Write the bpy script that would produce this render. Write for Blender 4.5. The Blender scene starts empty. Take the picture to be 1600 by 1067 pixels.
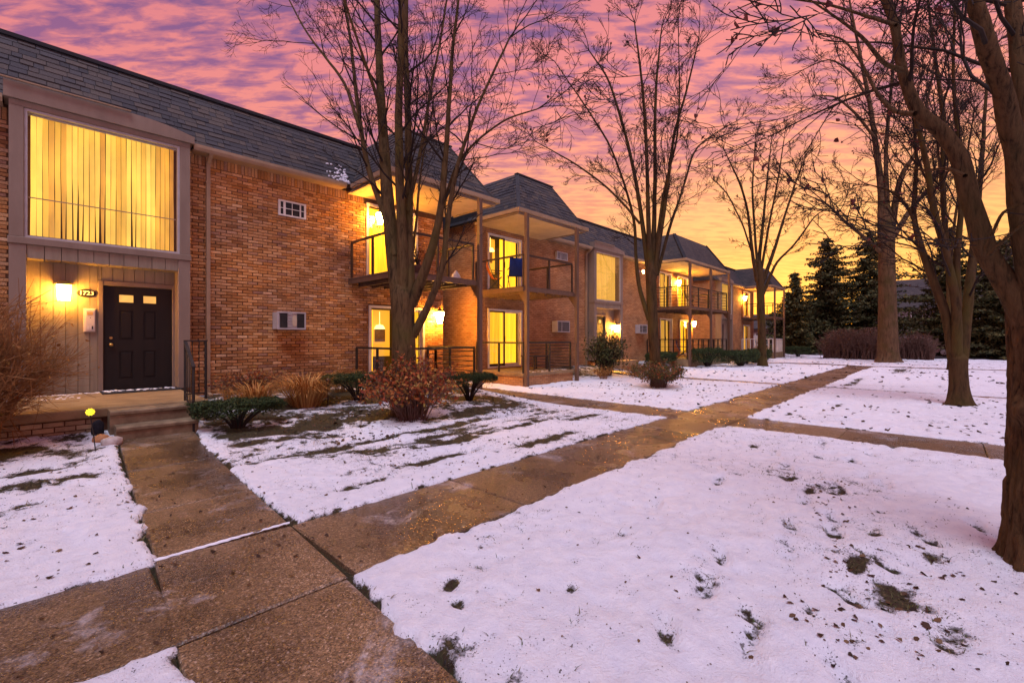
import bpy, math, random
import numpy as np
from mathutils import Vector

R = random.Random(11)
NR = np.random.default_rng(11)
scene = bpy.context.scene
col = scene.collection

# ------------------------------------------------------------------ camera
FPX, U0, VH = 711.0, 800.0, 528.0          # focal length and horizon in the photograph's pixels (1600 wide)
EYE = 1.5
AZ = math.atan(675 / 711)                  # X runs along the facade, Y points at it
FX, FY = math.cos(AZ), math.sin(AZ)
RX, RY = FY, -FX
cam_d = bpy.data.cameras.new('camera')
cam_d.sensor_width = 36.0
cam_d.lens = FPX / 1600 * 36
cam_d.shift_y = -5.5 / 1600
cam_d.clip_start = 0.05
cam_d.clip_end = 3000
cam = bpy.data.objects.new('camera', cam_d)
col.objects.link(cam)
cam.location = (0, 0, EYE)
cam.rotation_euler = (math.pi / 2, 0, -math.atan2(FX, FY))
scene.camera = cam

# ------------------------------------------------------------------ sky
SUN_DIR = Vector((FX + 0.62 * RX, FY + 0.62 * RY, 0)).normalized()   # where the sunset glow sits
world = bpy.data.worlds.new('World')
scene.world = world
world.use_nodes = True
wn, wl = world.node_tree.nodes, world.node_tree.links
wn.clear()


def srgb(r, g, b):
    f = lambda c: c / 12.92 if c <= 0.04045 else ((c + 0.055) / 1.055) ** 2.4
    return (f(r / 255), f(g / 255), f(b / 255), 1)


def N(nodes, typ, **kw):
    n = nodes.new(typ)
    for k, v in kw.items():
        if k.startswith('i_'):
            key = k[2:]
            key = int(key) if key.isdigit() else key.replace('_', ' ')
            n.inputs[key].default_value = v
        else:
            setattr(n, k, v)
    return n


def ramp(nodes, stops, interp='LINEAR'):
    n = nodes.new('ShaderNodeValToRGB')
    n.color_ramp.interpolation = interp
    e = n.color_ramp.elements
    while len(e) < len(stops):
        e.new(0.5)
    for k, (p, c) in enumerate(stops):
        e[k].position = p
        e[k].color = c if len(c) == 4 else (*c, 1)
    return n


def build_sky():
    tc = N(wn, 'ShaderNodeTexCoord')
    sep = N(wn, 'ShaderNodeSeparateXYZ')
    wl.new(tc.outputs['Generated'], sep.inputs[0])
    zc = N(wn, 'ShaderNodeMath', operation='MAXIMUM'); zc.inputs[1].default_value = 0.0
    wl.new(sep.outputs['Z'], zc.inputs[0])
    # cloud deck: project the direction on a plane overhead
    za = N(wn, 'ShaderNodeMath', operation='ADD'); za.inputs[1].default_value = 0.13
    wl.new(zc.outputs[0], za.inputs[0])
    dx = N(wn, 'ShaderNodeMath', operation='DIVIDE'); wl.new(sep.outputs['X'], dx.inputs[0]); wl.new(za.outputs[0], dx.inputs[1])
    dy = N(wn, 'ShaderNodeMath', operation='DIVIDE'); wl.new(sep.outputs['Y'], dy.inputs[0]); wl.new(za.outputs[0], dy.inputs[1])
    cmb = N(wn, 'ShaderNodeCombineXYZ'); wl.new(dx.outputs[0], cmb.inputs[0]); wl.new(dy.outputs[0], cmb.inputs[1])
    mr_ = N(wn, 'ShaderNodeMapping')
    mr_.inputs['Rotation'].default_value = (0, 0, -math.atan2(FY, FX) + math.radians(1.5))
    wl.new(cmb.outputs[0], mr_.inputs['Vector'])
    mp = N(wn, 'ShaderNodeMapping')
    mp.inputs['Scale'].default_value = (2.3, 0.72, 1)
    wl.new(mr_.outputs[0], mp.inputs['Vector'])
    n1 = N(wn, 'ShaderNodeTexNoise', i_Scale=1.1, i_Detail=5.0, i_Roughness=0.55, i_Distortion=0.4)
    n2 = N(wn, 'ShaderNodeTexNoise', i_Scale=10.5, i_Detail=6.0, i_Roughness=0.58, i_Distortion=0.3)
    for n in (n1, n2):
        wl.new(mp.outputs[0], n.inputs['Vector'])
    mx = N(wn, 'ShaderNodeMath', operation='MULTIPLY'); mx.inputs[1].default_value = 0.26
    wl.new(n1.outputs[0], mx.inputs[0])
    ad = N(wn, 'ShaderNodeMath', operation='MULTIPLY_ADD'); ad.inputs[1].default_value = 0.74
    wl.new(n2.outputs[0], ad.inputs[0]); wl.new(mx.outputs[0], ad.inputs[2])
    cr = ramp(wn, [(0.415, (0, 0, 0)), (0.49, (0.42, 0.42, 0.42)), (0.565, (1, 1, 1))])
    wl.new(ad.outputs[0], cr.inputs[0])
    # angle to the sunset
    dot = N(wn, 'ShaderNodeVectorMath', operation='DOT_PRODUCT')
    wl.new(tc.outputs['Generated'], dot.inputs[0]); dot.inputs[1].default_value = SUN_DIR
    near = N(wn, 'ShaderNodeMapRange'); near.inputs[1].default_value = -0.1; near.inputs[2].default_value = 0.95
    wl.new(dot.outputs['Value'], near.inputs[0])
    base_s = ramp(wn, [(0.0, srgb(244, 146, 48)), (0.15, srgb(244, 150, 66)), (0.26, srgb(236, 140, 92)), (0.37, srgb(192, 106, 120)),
                       (0.48, srgb(146, 84, 130)), (0.64, srgb(108, 72, 124)), (1.0, srgb(100, 80, 140))])
    lit_s = ramp(wn, [(0.0, srgb(252, 178, 72)), (0.15, srgb(254, 182, 84)), (0.26, srgb(255, 174, 104)), (0.37, srgb(254, 152, 116)),
                      (0.48, srgb(240, 134, 124)), (0.64, srgb(216, 118, 124)), (1.0, srgb(190, 124, 142))])
    base_a = ramp(wn, [(0.0, srgb(190, 104, 128)), (0.2, srgb(168, 92, 128)), (0.35, srgb(136, 80, 130)), (0.6, srgb(106, 72, 124)), (1.0, srgb(100, 80, 140))])
    lit_a = ramp(wn, [(0.0, srgb(238, 142, 134)), (0.2, srgb(230, 126, 128)), (0.35, srgb(216, 116, 126)), (0.6, srgb(196, 112, 126)), (1.0, srgb(190, 124, 142))])
    for r_ in (base_s, lit_s, base_a, lit_a):
        wl.new(zc.outputs[0], r_.inputs[0])

    def mix(a, b, f):
        m = N(wn, 'ShaderNodeMix', data_type='RGBA')
        wl.new(f, m.inputs[0]); wl.new(a, m.inputs[6]); wl.new(b, m.inputs[7])
        return m.outputs[2]
    b_ = mix(base_a.outputs[0], base_s.outputs[0], near.outputs[0])
    l_ = mix(lit_a.outputs[0], lit_s.outputs[0], near.outputs[0])
    c_ = mix(b_, l_, cr.outputs[0])
    sky = N(wn, 'ShaderNodeTexSky', sky_type='NISHITA')
    sky.sun_disc = False
    sky.sun_elevation = math.radians(1.5)
    sky.sun_rotation = math.atan2(SUN_DIR.x, SUN_DIR.y)
    bg1 = N(wn, 'ShaderNodeBackground'); bg1.inputs[1].default_value = 0.05
    wl.new(sky.outputs[0], bg1.inputs[0])
    bg2 = N(wn, 'ShaderNodeBackground'); bg2.inputs[1].default_value = 0.95
    wl.new(c_, bg2.inputs[0])
    add = N(wn, 'ShaderNodeAddShader'); wl.new(bg1.outputs[0], add.inputs[0]); wl.new(bg2.outputs[0], add.inputs[1])
    out = N(wn, 'ShaderNodeOutputWorld'); wl.new(add.outputs[0], out.inputs[0])


build_sky()

# broad soft light of the overcast dusk sky
sun_d = bpy.data.lights.new('sun', 'SUN')
sun_d.energy = 2.4
sun_d.angle = math.radians(34)
sun_d.color = (0.76, 0.82, 1.0)
sun = bpy.data.objects.new('sun', sun_d)
col.objects.link(sun)
sun.rotation_euler = Vector((0.34, 0.30, -1.0)).to_track_quat('-Z', 'Y').to_euler()

vs = scene.view_settings
vs.view_transform = 'Standard'
vs.look = 'None'
vs.exposure = 0.2
vs.gamma = 1.0
vs.use_curve_mapping = False
scene.cycles.use_denoising = True
scene.cycles.max_bounces = 7
scene.cycles.transparent_max_bounces = 12
scene.cycles.sample_clamp_indirect = 6.0

# ------------------------------------------------------------------ helpers


def px(u, v, t):
    """world point seen at photo pixel (u, v) at depth t"""
    a = (u - U0) / FPX
    return (t * (FX + a * RX), t * (FY + a * RY), EYE + t * (VH - v) / FPX)


def lerp(a, b, s):
    return a + (b - a) * s


def sstep(a, b, x):
    t = np.clip((x - a) / (b - a), 0, 1)
    return t * t * (3 - 2 * t)


def vnoise(x, y, z=0.0, seed=0):
    x, y, z = np.broadcast_arrays(np.asarray(x, float), np.asarray(y, float), np.asarray(z, float))
    xi, yi, zi = np.floor(x).astype(np.int64), np.floor(y).astype(np.int64), np.floor(z).astype(np.int64)
    fx, fy, fz = x - xi, y - yi, z - zi
    fx, fy, fz = fx * fx * (3 - 2 * fx), fy * fy * (3 - 2 * fy), fz * fz * (3 - 2 * fz)

    def h(a, b, c):
        n = (a * 374761393 + b * 668265263 + c * 1274126177 + seed * 974711) & 0x7fffffff
        n = ((n ^ (n >> 13)) * 1274126177) & 0x7fffffff
        n = (n ^ (n >> 16)) & 0xffff
        return n / 32767.5 - 1.0
    r = 0
    for dz, wz in ((0, 1 - fz), (1, fz)):
        for dy, wy in ((0, 1 - fy), (1, fy)):
            for dx, wx in ((0, 1 - fx), (1, fx)):
                r = r + h(xi + dx, yi + dy, zi + dz) * wx * wy * wz
    return r


def fbm(x, y, z=0.0, o=4, seed=0):
    s, a, f = 0, 1.0, 1.0
    for k in range(o):
        s = s + a * vnoise(x * f, y * f, np.asarray(z) * f, seed + k)
        a *= 0.5
        f *= 2.03
    return s / 1.9


ORIGIN = {}


def link(o, parent=None):
    col.objects.link(o)
    if parent is not None:
        o.parent = parent
    return o


def thing(name, label, cat, loc=(0, 0, 0), group=None):
    o = bpy.data.objects.new(name, None)
    o.location = loc
    o.empty_display_size = 0.2
    o['label'] = label
    o['category'] = cat
    if group:
        o['group'] = group
    link(o)
    ORIGIN[o.name] = Vector(loc)
    return o


def tag(o, label, cat, group=None):
    o['label'] = label
    o['category'] = cat
    if group:
        o['group'] = group
    return o


def mesh_np(name, verts, faces, mat, parent=None, smooth=False):
    """verts (n,3) array, faces list of arrays (m,k) of one width each"""
    me = bpy.data.meshes.new(name)
    og = ORIGIN.get(parent.name, Vector((0, 0, 0))) if parent is not None else Vector((0, 0, 0))
    verts = np.asarray(verts, np.float32) - np.array(og, np.float32)
    faces = [np.asarray(f, np.int32) for f in faces if len(f)]
    nl = sum(f.size for f in faces)
    nf = sum(len(f) for f in faces)
    me.vertices.add(len(verts)); me.vertices.foreach_set('co', verts.ravel())
    me.loops.add(nl); me.loops.foreach_set('vertex_index', np.concatenate([f.ravel() for f in faces]))
    tot = np.concatenate([np.full(len(f), f.shape[1], np.int32) for f in faces])
    st = np.concatenate([[0], np.cumsum(tot)[:-1]]).astype(np.int32)
    me.polygons.add(nf)
    me.polygons.foreach_set('loop_start', st)
    me.polygons.foreach_set('loop_total', tot)
    if smooth:
        me.polygons.foreach_set('use_smooth', np.ones(nf, bool))
    me.update(calc_edges=True)
    me.validate()
    if mat:
        me.materials.append(mat)
    o = bpy.data.objects.new(name, me)
    link(o, parent)
    ORIGIN[o.name] = og
    return o


class MB:
    def __init__(s):
        s.v, s.f = [], []

    def add(s, vs_, fs):
        b = len(s.v)
        s.v += [tuple(p) for p in vs_]
        s.f += [tuple(b + i for i in q) for q in fs]
        return s

    def box(s, x0, x1, y0, y1, z0, z1):
        return s.add([(x0, y0, z0), (x1, y0, z0), (x1, y1, z0), (x0, y1, z0), (x0, y0, z1), (x1, y0, z1), (x1, y1, z1), (x0, y1, z1)],
                     [(0, 3, 2, 1), (4, 5, 6, 7), (0, 1, 5, 4), (1, 2, 6, 5), (2, 3, 7, 6), (3, 0, 4, 7)])

    def bbox(s, x0, x1, y0, y1, z0, z1, c=0.008):
        """box whose front (low y) edges are chamfered"""
        return s.add([(x0, y1, z0), (x1, y1, z0), (x1, y1, z1), (x0, y1, z1), (x0, y0 + c, z0), (x1, y0 + c, z0), (x1, y0 + c, z1), (x0, y0 + c, z1),
                      (x0 + c, y0, z0 + c), (x1 - c, y0, z0 + c), (x1 - c, y0, z1 - c), (x0 + c, y0, z1 - c)],
                     [(0, 1, 2, 3), (0, 4, 5, 1), (1, 5, 6, 2), (2, 6, 7, 3), (3, 7, 4, 0), (4, 8, 9, 5), (5, 9, 10, 6), (6, 10, 11, 7), (7, 11, 8, 4), (8, 11, 10, 9)])

    def beam(s, p, q, w, h):
        p, q = Vector(p), Vector(q)
        d = (q - p).normalized()
        up = Vector((0, 0, 1)) if abs(d.z) < 0.95 else Vector((0, 1, 0))
        a = d.cross(up).normalized() * w / 2
        b = a.cross(d).normalized() * h / 2
        vs_ = [p - a - b, p + a - b, p + a + b, p - a + b, q - a - b, q + a - b, q + a + b, q - a + b]
        return s.add(vs_, [(0, 1, 2, 3), (7, 6, 5, 4), (0, 4, 5, 1), (1, 5, 6, 2), (2, 6, 7, 3), (3, 7, 4, 0)])

    def tube(s, pts, rad, n=8, cap=True):
        pts = [Vector(p) for p in pts]
        if not hasattr(rad, '__len__'):
            rad = [rad] * len(pts)
        b = len(s.v)
        ref = None
        for k, p in enumerate(pts):
            d = (pts[min(k + 1, len(pts) - 1)] - pts[max(k - 1, 0)]).normalized()
            if ref is None:
                ref = d.orthogonal().normalized()
            ref = (ref - d * ref.dot(d)).normalized()
            o2 = d.cross(ref)
            for j in range(n):
                a = 2 * math.pi * j / n
                s.v.append(tuple(p + (ref * math.cos(a) + o2 * math.sin(a)) * rad[k]))
        for k in range(len(pts) - 1):
            for j in range(n):
                j2 = (j + 1) % n
                s.f.append((b + k * n + j, b + k * n + j2, b + (k + 1) * n + j2, b + (k + 1) * n + j))
        if cap:
            s.f.append(tuple(b + j for j in reversed(range(n))))
            s.f.append(tuple(b + (len(pts) - 1) * n + j for j in range(n)))
        return s

    def lathe(s, c, prof, n=16, axis='z'):
        """profile of (radius, offset) about an axis through c"""
        b = len(s.v)
        for r_, h_ in prof:
            for j in range(n):
                a = 2 * math.pi * j / n
                if axis == 'z':
                    s.v.append((c[0] + r_ * math.cos(a), c[1] + r_ * math.sin(a), c[2] + h_))
                elif axis == 'y':
                    s.v.append((c[0] + r_ * math.cos(a), c[1] + h_, c[2] + r_ * math.sin(a)))
                else:
                    s.v.append((c[0] + h_, c[1] + r_ * math.cos(a), c[2] + r_ * math.sin(a)))
        for k in range(len(prof) - 1):
            for j in range(n):
                j2 = (j + 1) % n
                s.f.append((b + k * n + j, b + k * n + j2, b + (k + 1) * n + j2, b + (k + 1) * n + j))
        s.f.append(tuple(b + j for j in reversed(range(n))))
        s.f.append(tuple(b + (len(prof) - 1) * n + j for j in range(n)))
        return s

    def build(s, name, mat, parent=None, smooth=False):
        og = ORIGIN.get(parent.name, Vector((0, 0, 0))) if parent is not None else Vector((0, 0, 0))
        me = bpy.data.meshes.new(name)
        me.from_pydata([(a - og.x, b - og.y, c - og.z) for a, b, c in s.v], [], s.f)
        me.update()
        if smooth:
            me.polygons.foreach_set('use_smooth', np.ones(len(me.polygons), bool))
        if mat:
            me.materials.append(mat)
        o = bpy.data.objects.new(name, me)
        link(o, parent)
        ORIGIN[o.name] = og
        return o


def box(name, mat, parent, *a):
    return MB().box(*a).build(name, mat, parent)


# ------------------------------------------------------------------ materials


def newmat(name):
    m = bpy.data.materials.new(name)
    m.use_nodes = True
    nt = m.node_tree
    bs = nt.nodes['Principled BSDF']
    return m, nt.nodes, nt.links, bs


def M(name, c1, c2=None, rough=0.8, scale=6.0, stretch=(1, 1, 1), bump=0.0, bscale=None, metal=0.0, rnd=0.0, spec=0.3, detail=5.0, islands=False, coat=0.0):
    """plain procedural surface: two colours through noise, optional bump and per-object or per-piece tone"""
    m, n, l, bs = newmat(name)
    tc = N(n, 'ShaderNodeTexCoord')
    mp = N(n, 'ShaderNodeMapping'); mp.inputs['Scale'].default_value = stretch
    l.new(tc.outputs['Object'], mp.inputs['Vector'])
    nz = N(n, 'ShaderNodeTexNoise', i_Scale=scale, i_Detail=detail, i_Roughness=0.6)
    l.new(mp.outputs[0], nz.inputs['Vector'])
    c2 = c2 or tuple(c * 0.7 for c in c1)
    rp = ramp(n, [(0.35, c2), (0.65, c1)])
    l.new(nz.outputs[0], rp.inputs[0])
    outc = rp.outputs[0]
    if rnd:
        if islands:
            g = N(n, 'ShaderNodeNewGeometry'); src = g.outputs['Random Per Island']
        else:
            g = N(n, 'ShaderNodeObjectInfo'); src = g.outputs['Random']
        mr = N(n, 'ShaderNodeMapRange'); mr.inputs[3].default_value = 1 - rnd; mr.inputs[4].default_value = 1 + rnd
        l.new(src, mr.inputs[0])
        mm = N(n, 'ShaderNodeMix', data_type='RGBA', blend_type='MULTIPLY'); mm.inputs[0].default_value = 1
        l.new(outc, mm.inputs[6])
        cc = N(n, 'ShaderNodeCombineColor')
        for k in range(3):
            l.new(mr.outputs[0], cc.inputs[k])
        l.new(cc.outputs[0], mm.inputs[7])
        outc = mm.outputs[2]
    l.new(outc, bs.inputs['Base Color'])
    bs.inputs['Roughness'].default_value = rough
    bs.inputs['Metallic'].default_value = metal
    bs.inputs['Specular IOR Level'].default_value = spec
    bs.inputs['Coat Weight'].default_value = coat
    if bump:
        nb = N(n, 'ShaderNodeTexNoise', i_Scale=bscale or scale * 4, i_Detail=6.0, i_Roughness=0.65)
        l.new(mp.outputs[0], nb.inputs['Vector'])
        b = N(n, 'ShaderNodeBump', i_Strength=bump, i_Distance=0.02)
        l.new(nb.outputs[0], b.inputs['Height'])
        l.new(b.outputs[0], bs.inputs['Normal'])
    return m


def emit(name, c, strength, base=(0.8, 0.7, 0.5), var=0.0, stretch=(1, 1, 1), scale=4.0):
    m, n, l, bs = newmat(name)
    bs.inputs['Base Color'].default_value = (*base, 1)
    bs.inputs['Roughness'].default_value = 0.8
    bs.inputs['Emission Color'].default_value = (*c, 1)
    bs.inputs['Emission Strength'].default_value = strength
    if var:
        tc = N(n, 'ShaderNodeTexCoord')
        mp = N(n, 'ShaderNodeMapping'); mp.inputs['Scale'].default_value = stretch
        l.new(tc.outputs['Object'], mp.inputs['Vector'])
        nz = N(n, 'ShaderNodeTexNoise', i_Scale=scale, i_Detail=3.0)
        l.new(mp.outputs[0], nz.inputs['Vector'])
        oi = N(n, 'ShaderNodeObjectInfo')
        s_ = N(n, 'ShaderNodeMath', operation='ADD'); l.new(nz.outputs[0], s_.inputs[0])
        h_ = N(n, 'ShaderNodeMath', operation='MULTIPLY'); h_.inputs[1].default_value = 0.5; l.new(oi.outputs['Random'], h_.inputs[0]); l.new(h_.outputs[0], s_.inputs[1])
        mr = N(n, 'ShaderNodeMapRange'); mr.inputs[1].default_value = 0.35; mr.inputs[2].default_value = 1.15
        mr.inputs[3].default_value = strength * (1 - var); mr.inputs[4].default_value = strength * (1 + var)
        l.new(s_.outputs[0], mr.inputs[0])
        l.new(mr.outputs[0], bs.inputs['Emission Strength'])
    return m


def brick_flat(name, c1, c2, mortar, sc=1.0):
    """brickwork too far off to tell the bricks apart (facade in the XZ or YZ plane)"""
    m, n, l, bs = newmat(name)
    tc = N(n, 'ShaderNodeTexCoord')
    sep = N(n, 'ShaderNodeSeparateXYZ'); l.new(tc.outputs['Object'], sep.inputs[0])
    ad = N(n, 'ShaderNodeMath', operation='ADD'); l.new(sep.outputs[0], ad.inputs[0]); l.new(sep.outputs[1], ad.inputs[1])
    cb = N(n, 'ShaderNodeCombineXYZ'); l.new(ad.outputs[0], cb.inputs[0]); l.new(sep.outputs[2], cb.inputs[1])
    bt = N(n, 'ShaderNodeTexBrick', i_Scale=1.0)
    bt.inputs['Mortar Size'].default_value = 0.007
    bt.inputs['Brick Width'].default_value = 0.21 * sc
    bt.inputs['Row Height'].default_value = 0.068 * sc
    bt.inputs['Color1'].default_value = (*c1, 1)
    bt.inputs['Color2'].default_value = (*c2, 1)
    bt.inputs['Mortar'].default_value = (*mortar, 1)
    l.new(cb.outputs[0], bt.inputs['Vector'])
    nz = N(n, 'ShaderNodeTexNoise', i_Scale=1.3, i_Detail=6.0)
    l.new(tc.outputs['Object'], nz.inputs['Vector'])
    rp = ramp(n, [(0.3, (0.6, 0.6, 0.66)), (0.7, (1.12, 1.06, 1.0))])
    l.new(nz.outputs[0], rp.inputs[0])
    mm = N(n, 'ShaderNodeMix', data_type='RGBA', blend_type='MULTIPLY'); mm.inputs[0].default_value = 1
    l.new(bt.outputs['Color'], mm.inputs[6]); l.new(rp.outputs[0], mm.inputs[7])
    l.new(mm.outputs[2], bs.inputs['Base Color'])
    bs.inputs['Roughness'].default_value = 0.85
    b = N(n, 'ShaderNodeBump', i_Strength=0.6, i_Distance=0.01); b.invert = True
    l.new(bt.outputs['Fac'], b.inputs['Height']); l.new(b.outputs[0], bs.inputs['Normal'])
    return m


def brick_piece(name, islands):
    m, n, l, bs = newmat(name)
    if islands:
        g = N(n, 'ShaderNodeNewGeometry'); src = g.outputs['Random Per Island']
    else:
        g = N(n, 'ShaderNodeObjectInfo'); src = g.outputs['Random']
    rp = ramp(n, [(0.0, (0.27, 0.11, 0.028)), (0.18, (0.45, 0.215, 0.070)), (0.36, (0.54, 0.295, 0.125)), (0.52, (0.37, 0.155, 0.040)),
                  (0.68, (0.62, 0.36, 0.165)), (0.82, (0.30, 0.155, 0.095)), (0.92, (0.52, 0.22, 0.048)), (1.0, (0.72, 0.47, 0.26))])
    l.new(src, rp.inputs[0])
    geo = N(n, 'ShaderNodeNewGeometry')
    nz = N(n, 'ShaderNodeTexNoise', i_Scale=0.8, i_Detail=4.0); l.new(geo.outputs['Position'], nz.inputs['Vector'])
    r2 = ramp(n, [(0.32, (0.62, 0.58, 0.70)), (0.5, (0.95, 0.92, 0.92)), (0.7, (1.22, 1.12, 0.92))]); l.new(nz.outputs[0], r2.inputs[0])
    nf = N(n, 'ShaderNodeTexNoise', i_Scale=38.0, i_Detail=4.0); l.new(geo.outputs['Position'], nf.inputs['Vector'])
    r3 = ramp(n, [(0.3, (0.72, 0.72, 0.72)), (0.68, (1.15, 1.15, 1.15))]); l.new(nf.outputs[0], r3.inputs[0])
    m1 = N(n, 'ShaderNodeMix', data_type='RGBA', blend_type='MULTIPLY'); m1.inputs[0].default_value = 1
    m2 = N(n, 'ShaderNodeMix', data_type='RGBA', blend_type='MULTIPLY'); m2.inputs[0].default_value = 1
    l.new(rp.outputs[0], m1.inputs[6]); l.new(r2.outputs[0], m1.inputs[7])
    l.new(m1.outputs[2], m2.inputs[6]); l.new(r3.outputs[0], m2.inputs[7])
    l.new(m2.outputs[2], bs.inputs['Base Color'])
    bs.inputs['Roughness'].default_value = 0.82
    b = N(n, 'ShaderNodeBump', i_Strength=0.5, i_Distance=0.006)
    l.new(nf.outputs[0], b.inputs['Height']); l.new(b.outputs[0], bs.inputs['Normal'])
    return m


def shingle_mat(name, islands):
    m, n, l, bs = newmat(name)
    if islands:
        g = N(n, 'ShaderNodeNewGeometry'); src = g.outputs['Random Per Island']
    else:
        g = N(n, 'ShaderNodeObjectInfo'); src = g.outputs['Random']
    rp = ramp(n, [(0.0, (0.030, 0.030, 0.036)), (0.25, (0.058, 0.055, 0.060)), (0.5, (0.040, 0.039, 0.045)), (0.72, (0.090, 0.072, 0.060)), (1.0, (0.052, 0.045, 0.044))])
    l.new(src, rp.inputs[0])
    geo = N(n, 'ShaderNodeNewGeometry')
    nf = N(n, 'ShaderNodeTexNoise', i_Scale=60.0, i_Detail=3.0); l.new(geo.outputs['Position'], nf.inputs['Vector'])
    r3 = ramp(n, [(0.3, (0.6, 0.6, 0.6)), (0.7, (1.3, 1.3, 1.3))]); l.new(nf.outputs[0], r3.inputs[0])
    m2 = N(n, 'ShaderNodeMix', data_type='RGBA', blend_type='MULTIPLY'); m2.inputs[0].default_value = 1
    l.new(rp.outputs[0], m2.inputs[6]); l.new(r3.outputs[0], m2.inputs[7])
    l.new(m2.outputs[2], bs.inputs['Base Color'])
    bs.inputs['Roughness'].default_value = 0.9
    b = N(n, 'ShaderNodeBump', i_Strength=0.4, i_Distance=0.004)
    l.new(nf.outputs[0], b.inputs['Height']); l.new(b.outputs[0], bs.inputs['Normal'])
    return m


def glass_mat(name='window_glass', tint=(1, 1, 1), ior=1.5):
    m, n, l, bs = newmat(name)
    n.remove(bs)
    tr = N(n, 'ShaderNodeBsdfTransparent'); tr.inputs[0].default_value = (*tint, 1)
    gl = N(n, 'ShaderNodeBsdfGlossy'); gl.inputs['Roughness'].default_value = 0.015
    fr = N(n, 'ShaderNodeFresnel', i_IOR=ior)
    mx = N(n, 'ShaderNodeMixShader')
    gm = N(n, 'ShaderNodeNewGeometry')
    inv = N(n, 'ShaderNodeMath', operation='SUBTRACT'); inv.inputs[0].default_value = 1.0; l.new(gm.outputs['Backfacing'], inv.inputs[1])
    fm = N(n, 'ShaderNodeMath', operation='MULTIPLY'); l.new(fr.outputs[0], fm.inputs[0]); l.new(inv.outputs[0], fm.inputs[1])
    l.new(fm.outputs[0], mx.inputs[0]); l.new(tr.outputs[0], mx.inputs[1]); l.new(gl.outputs[0], mx.inputs[2])
    l.new(mx.outputs[0], n['Material Output'].inputs[0])
    return m


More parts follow.
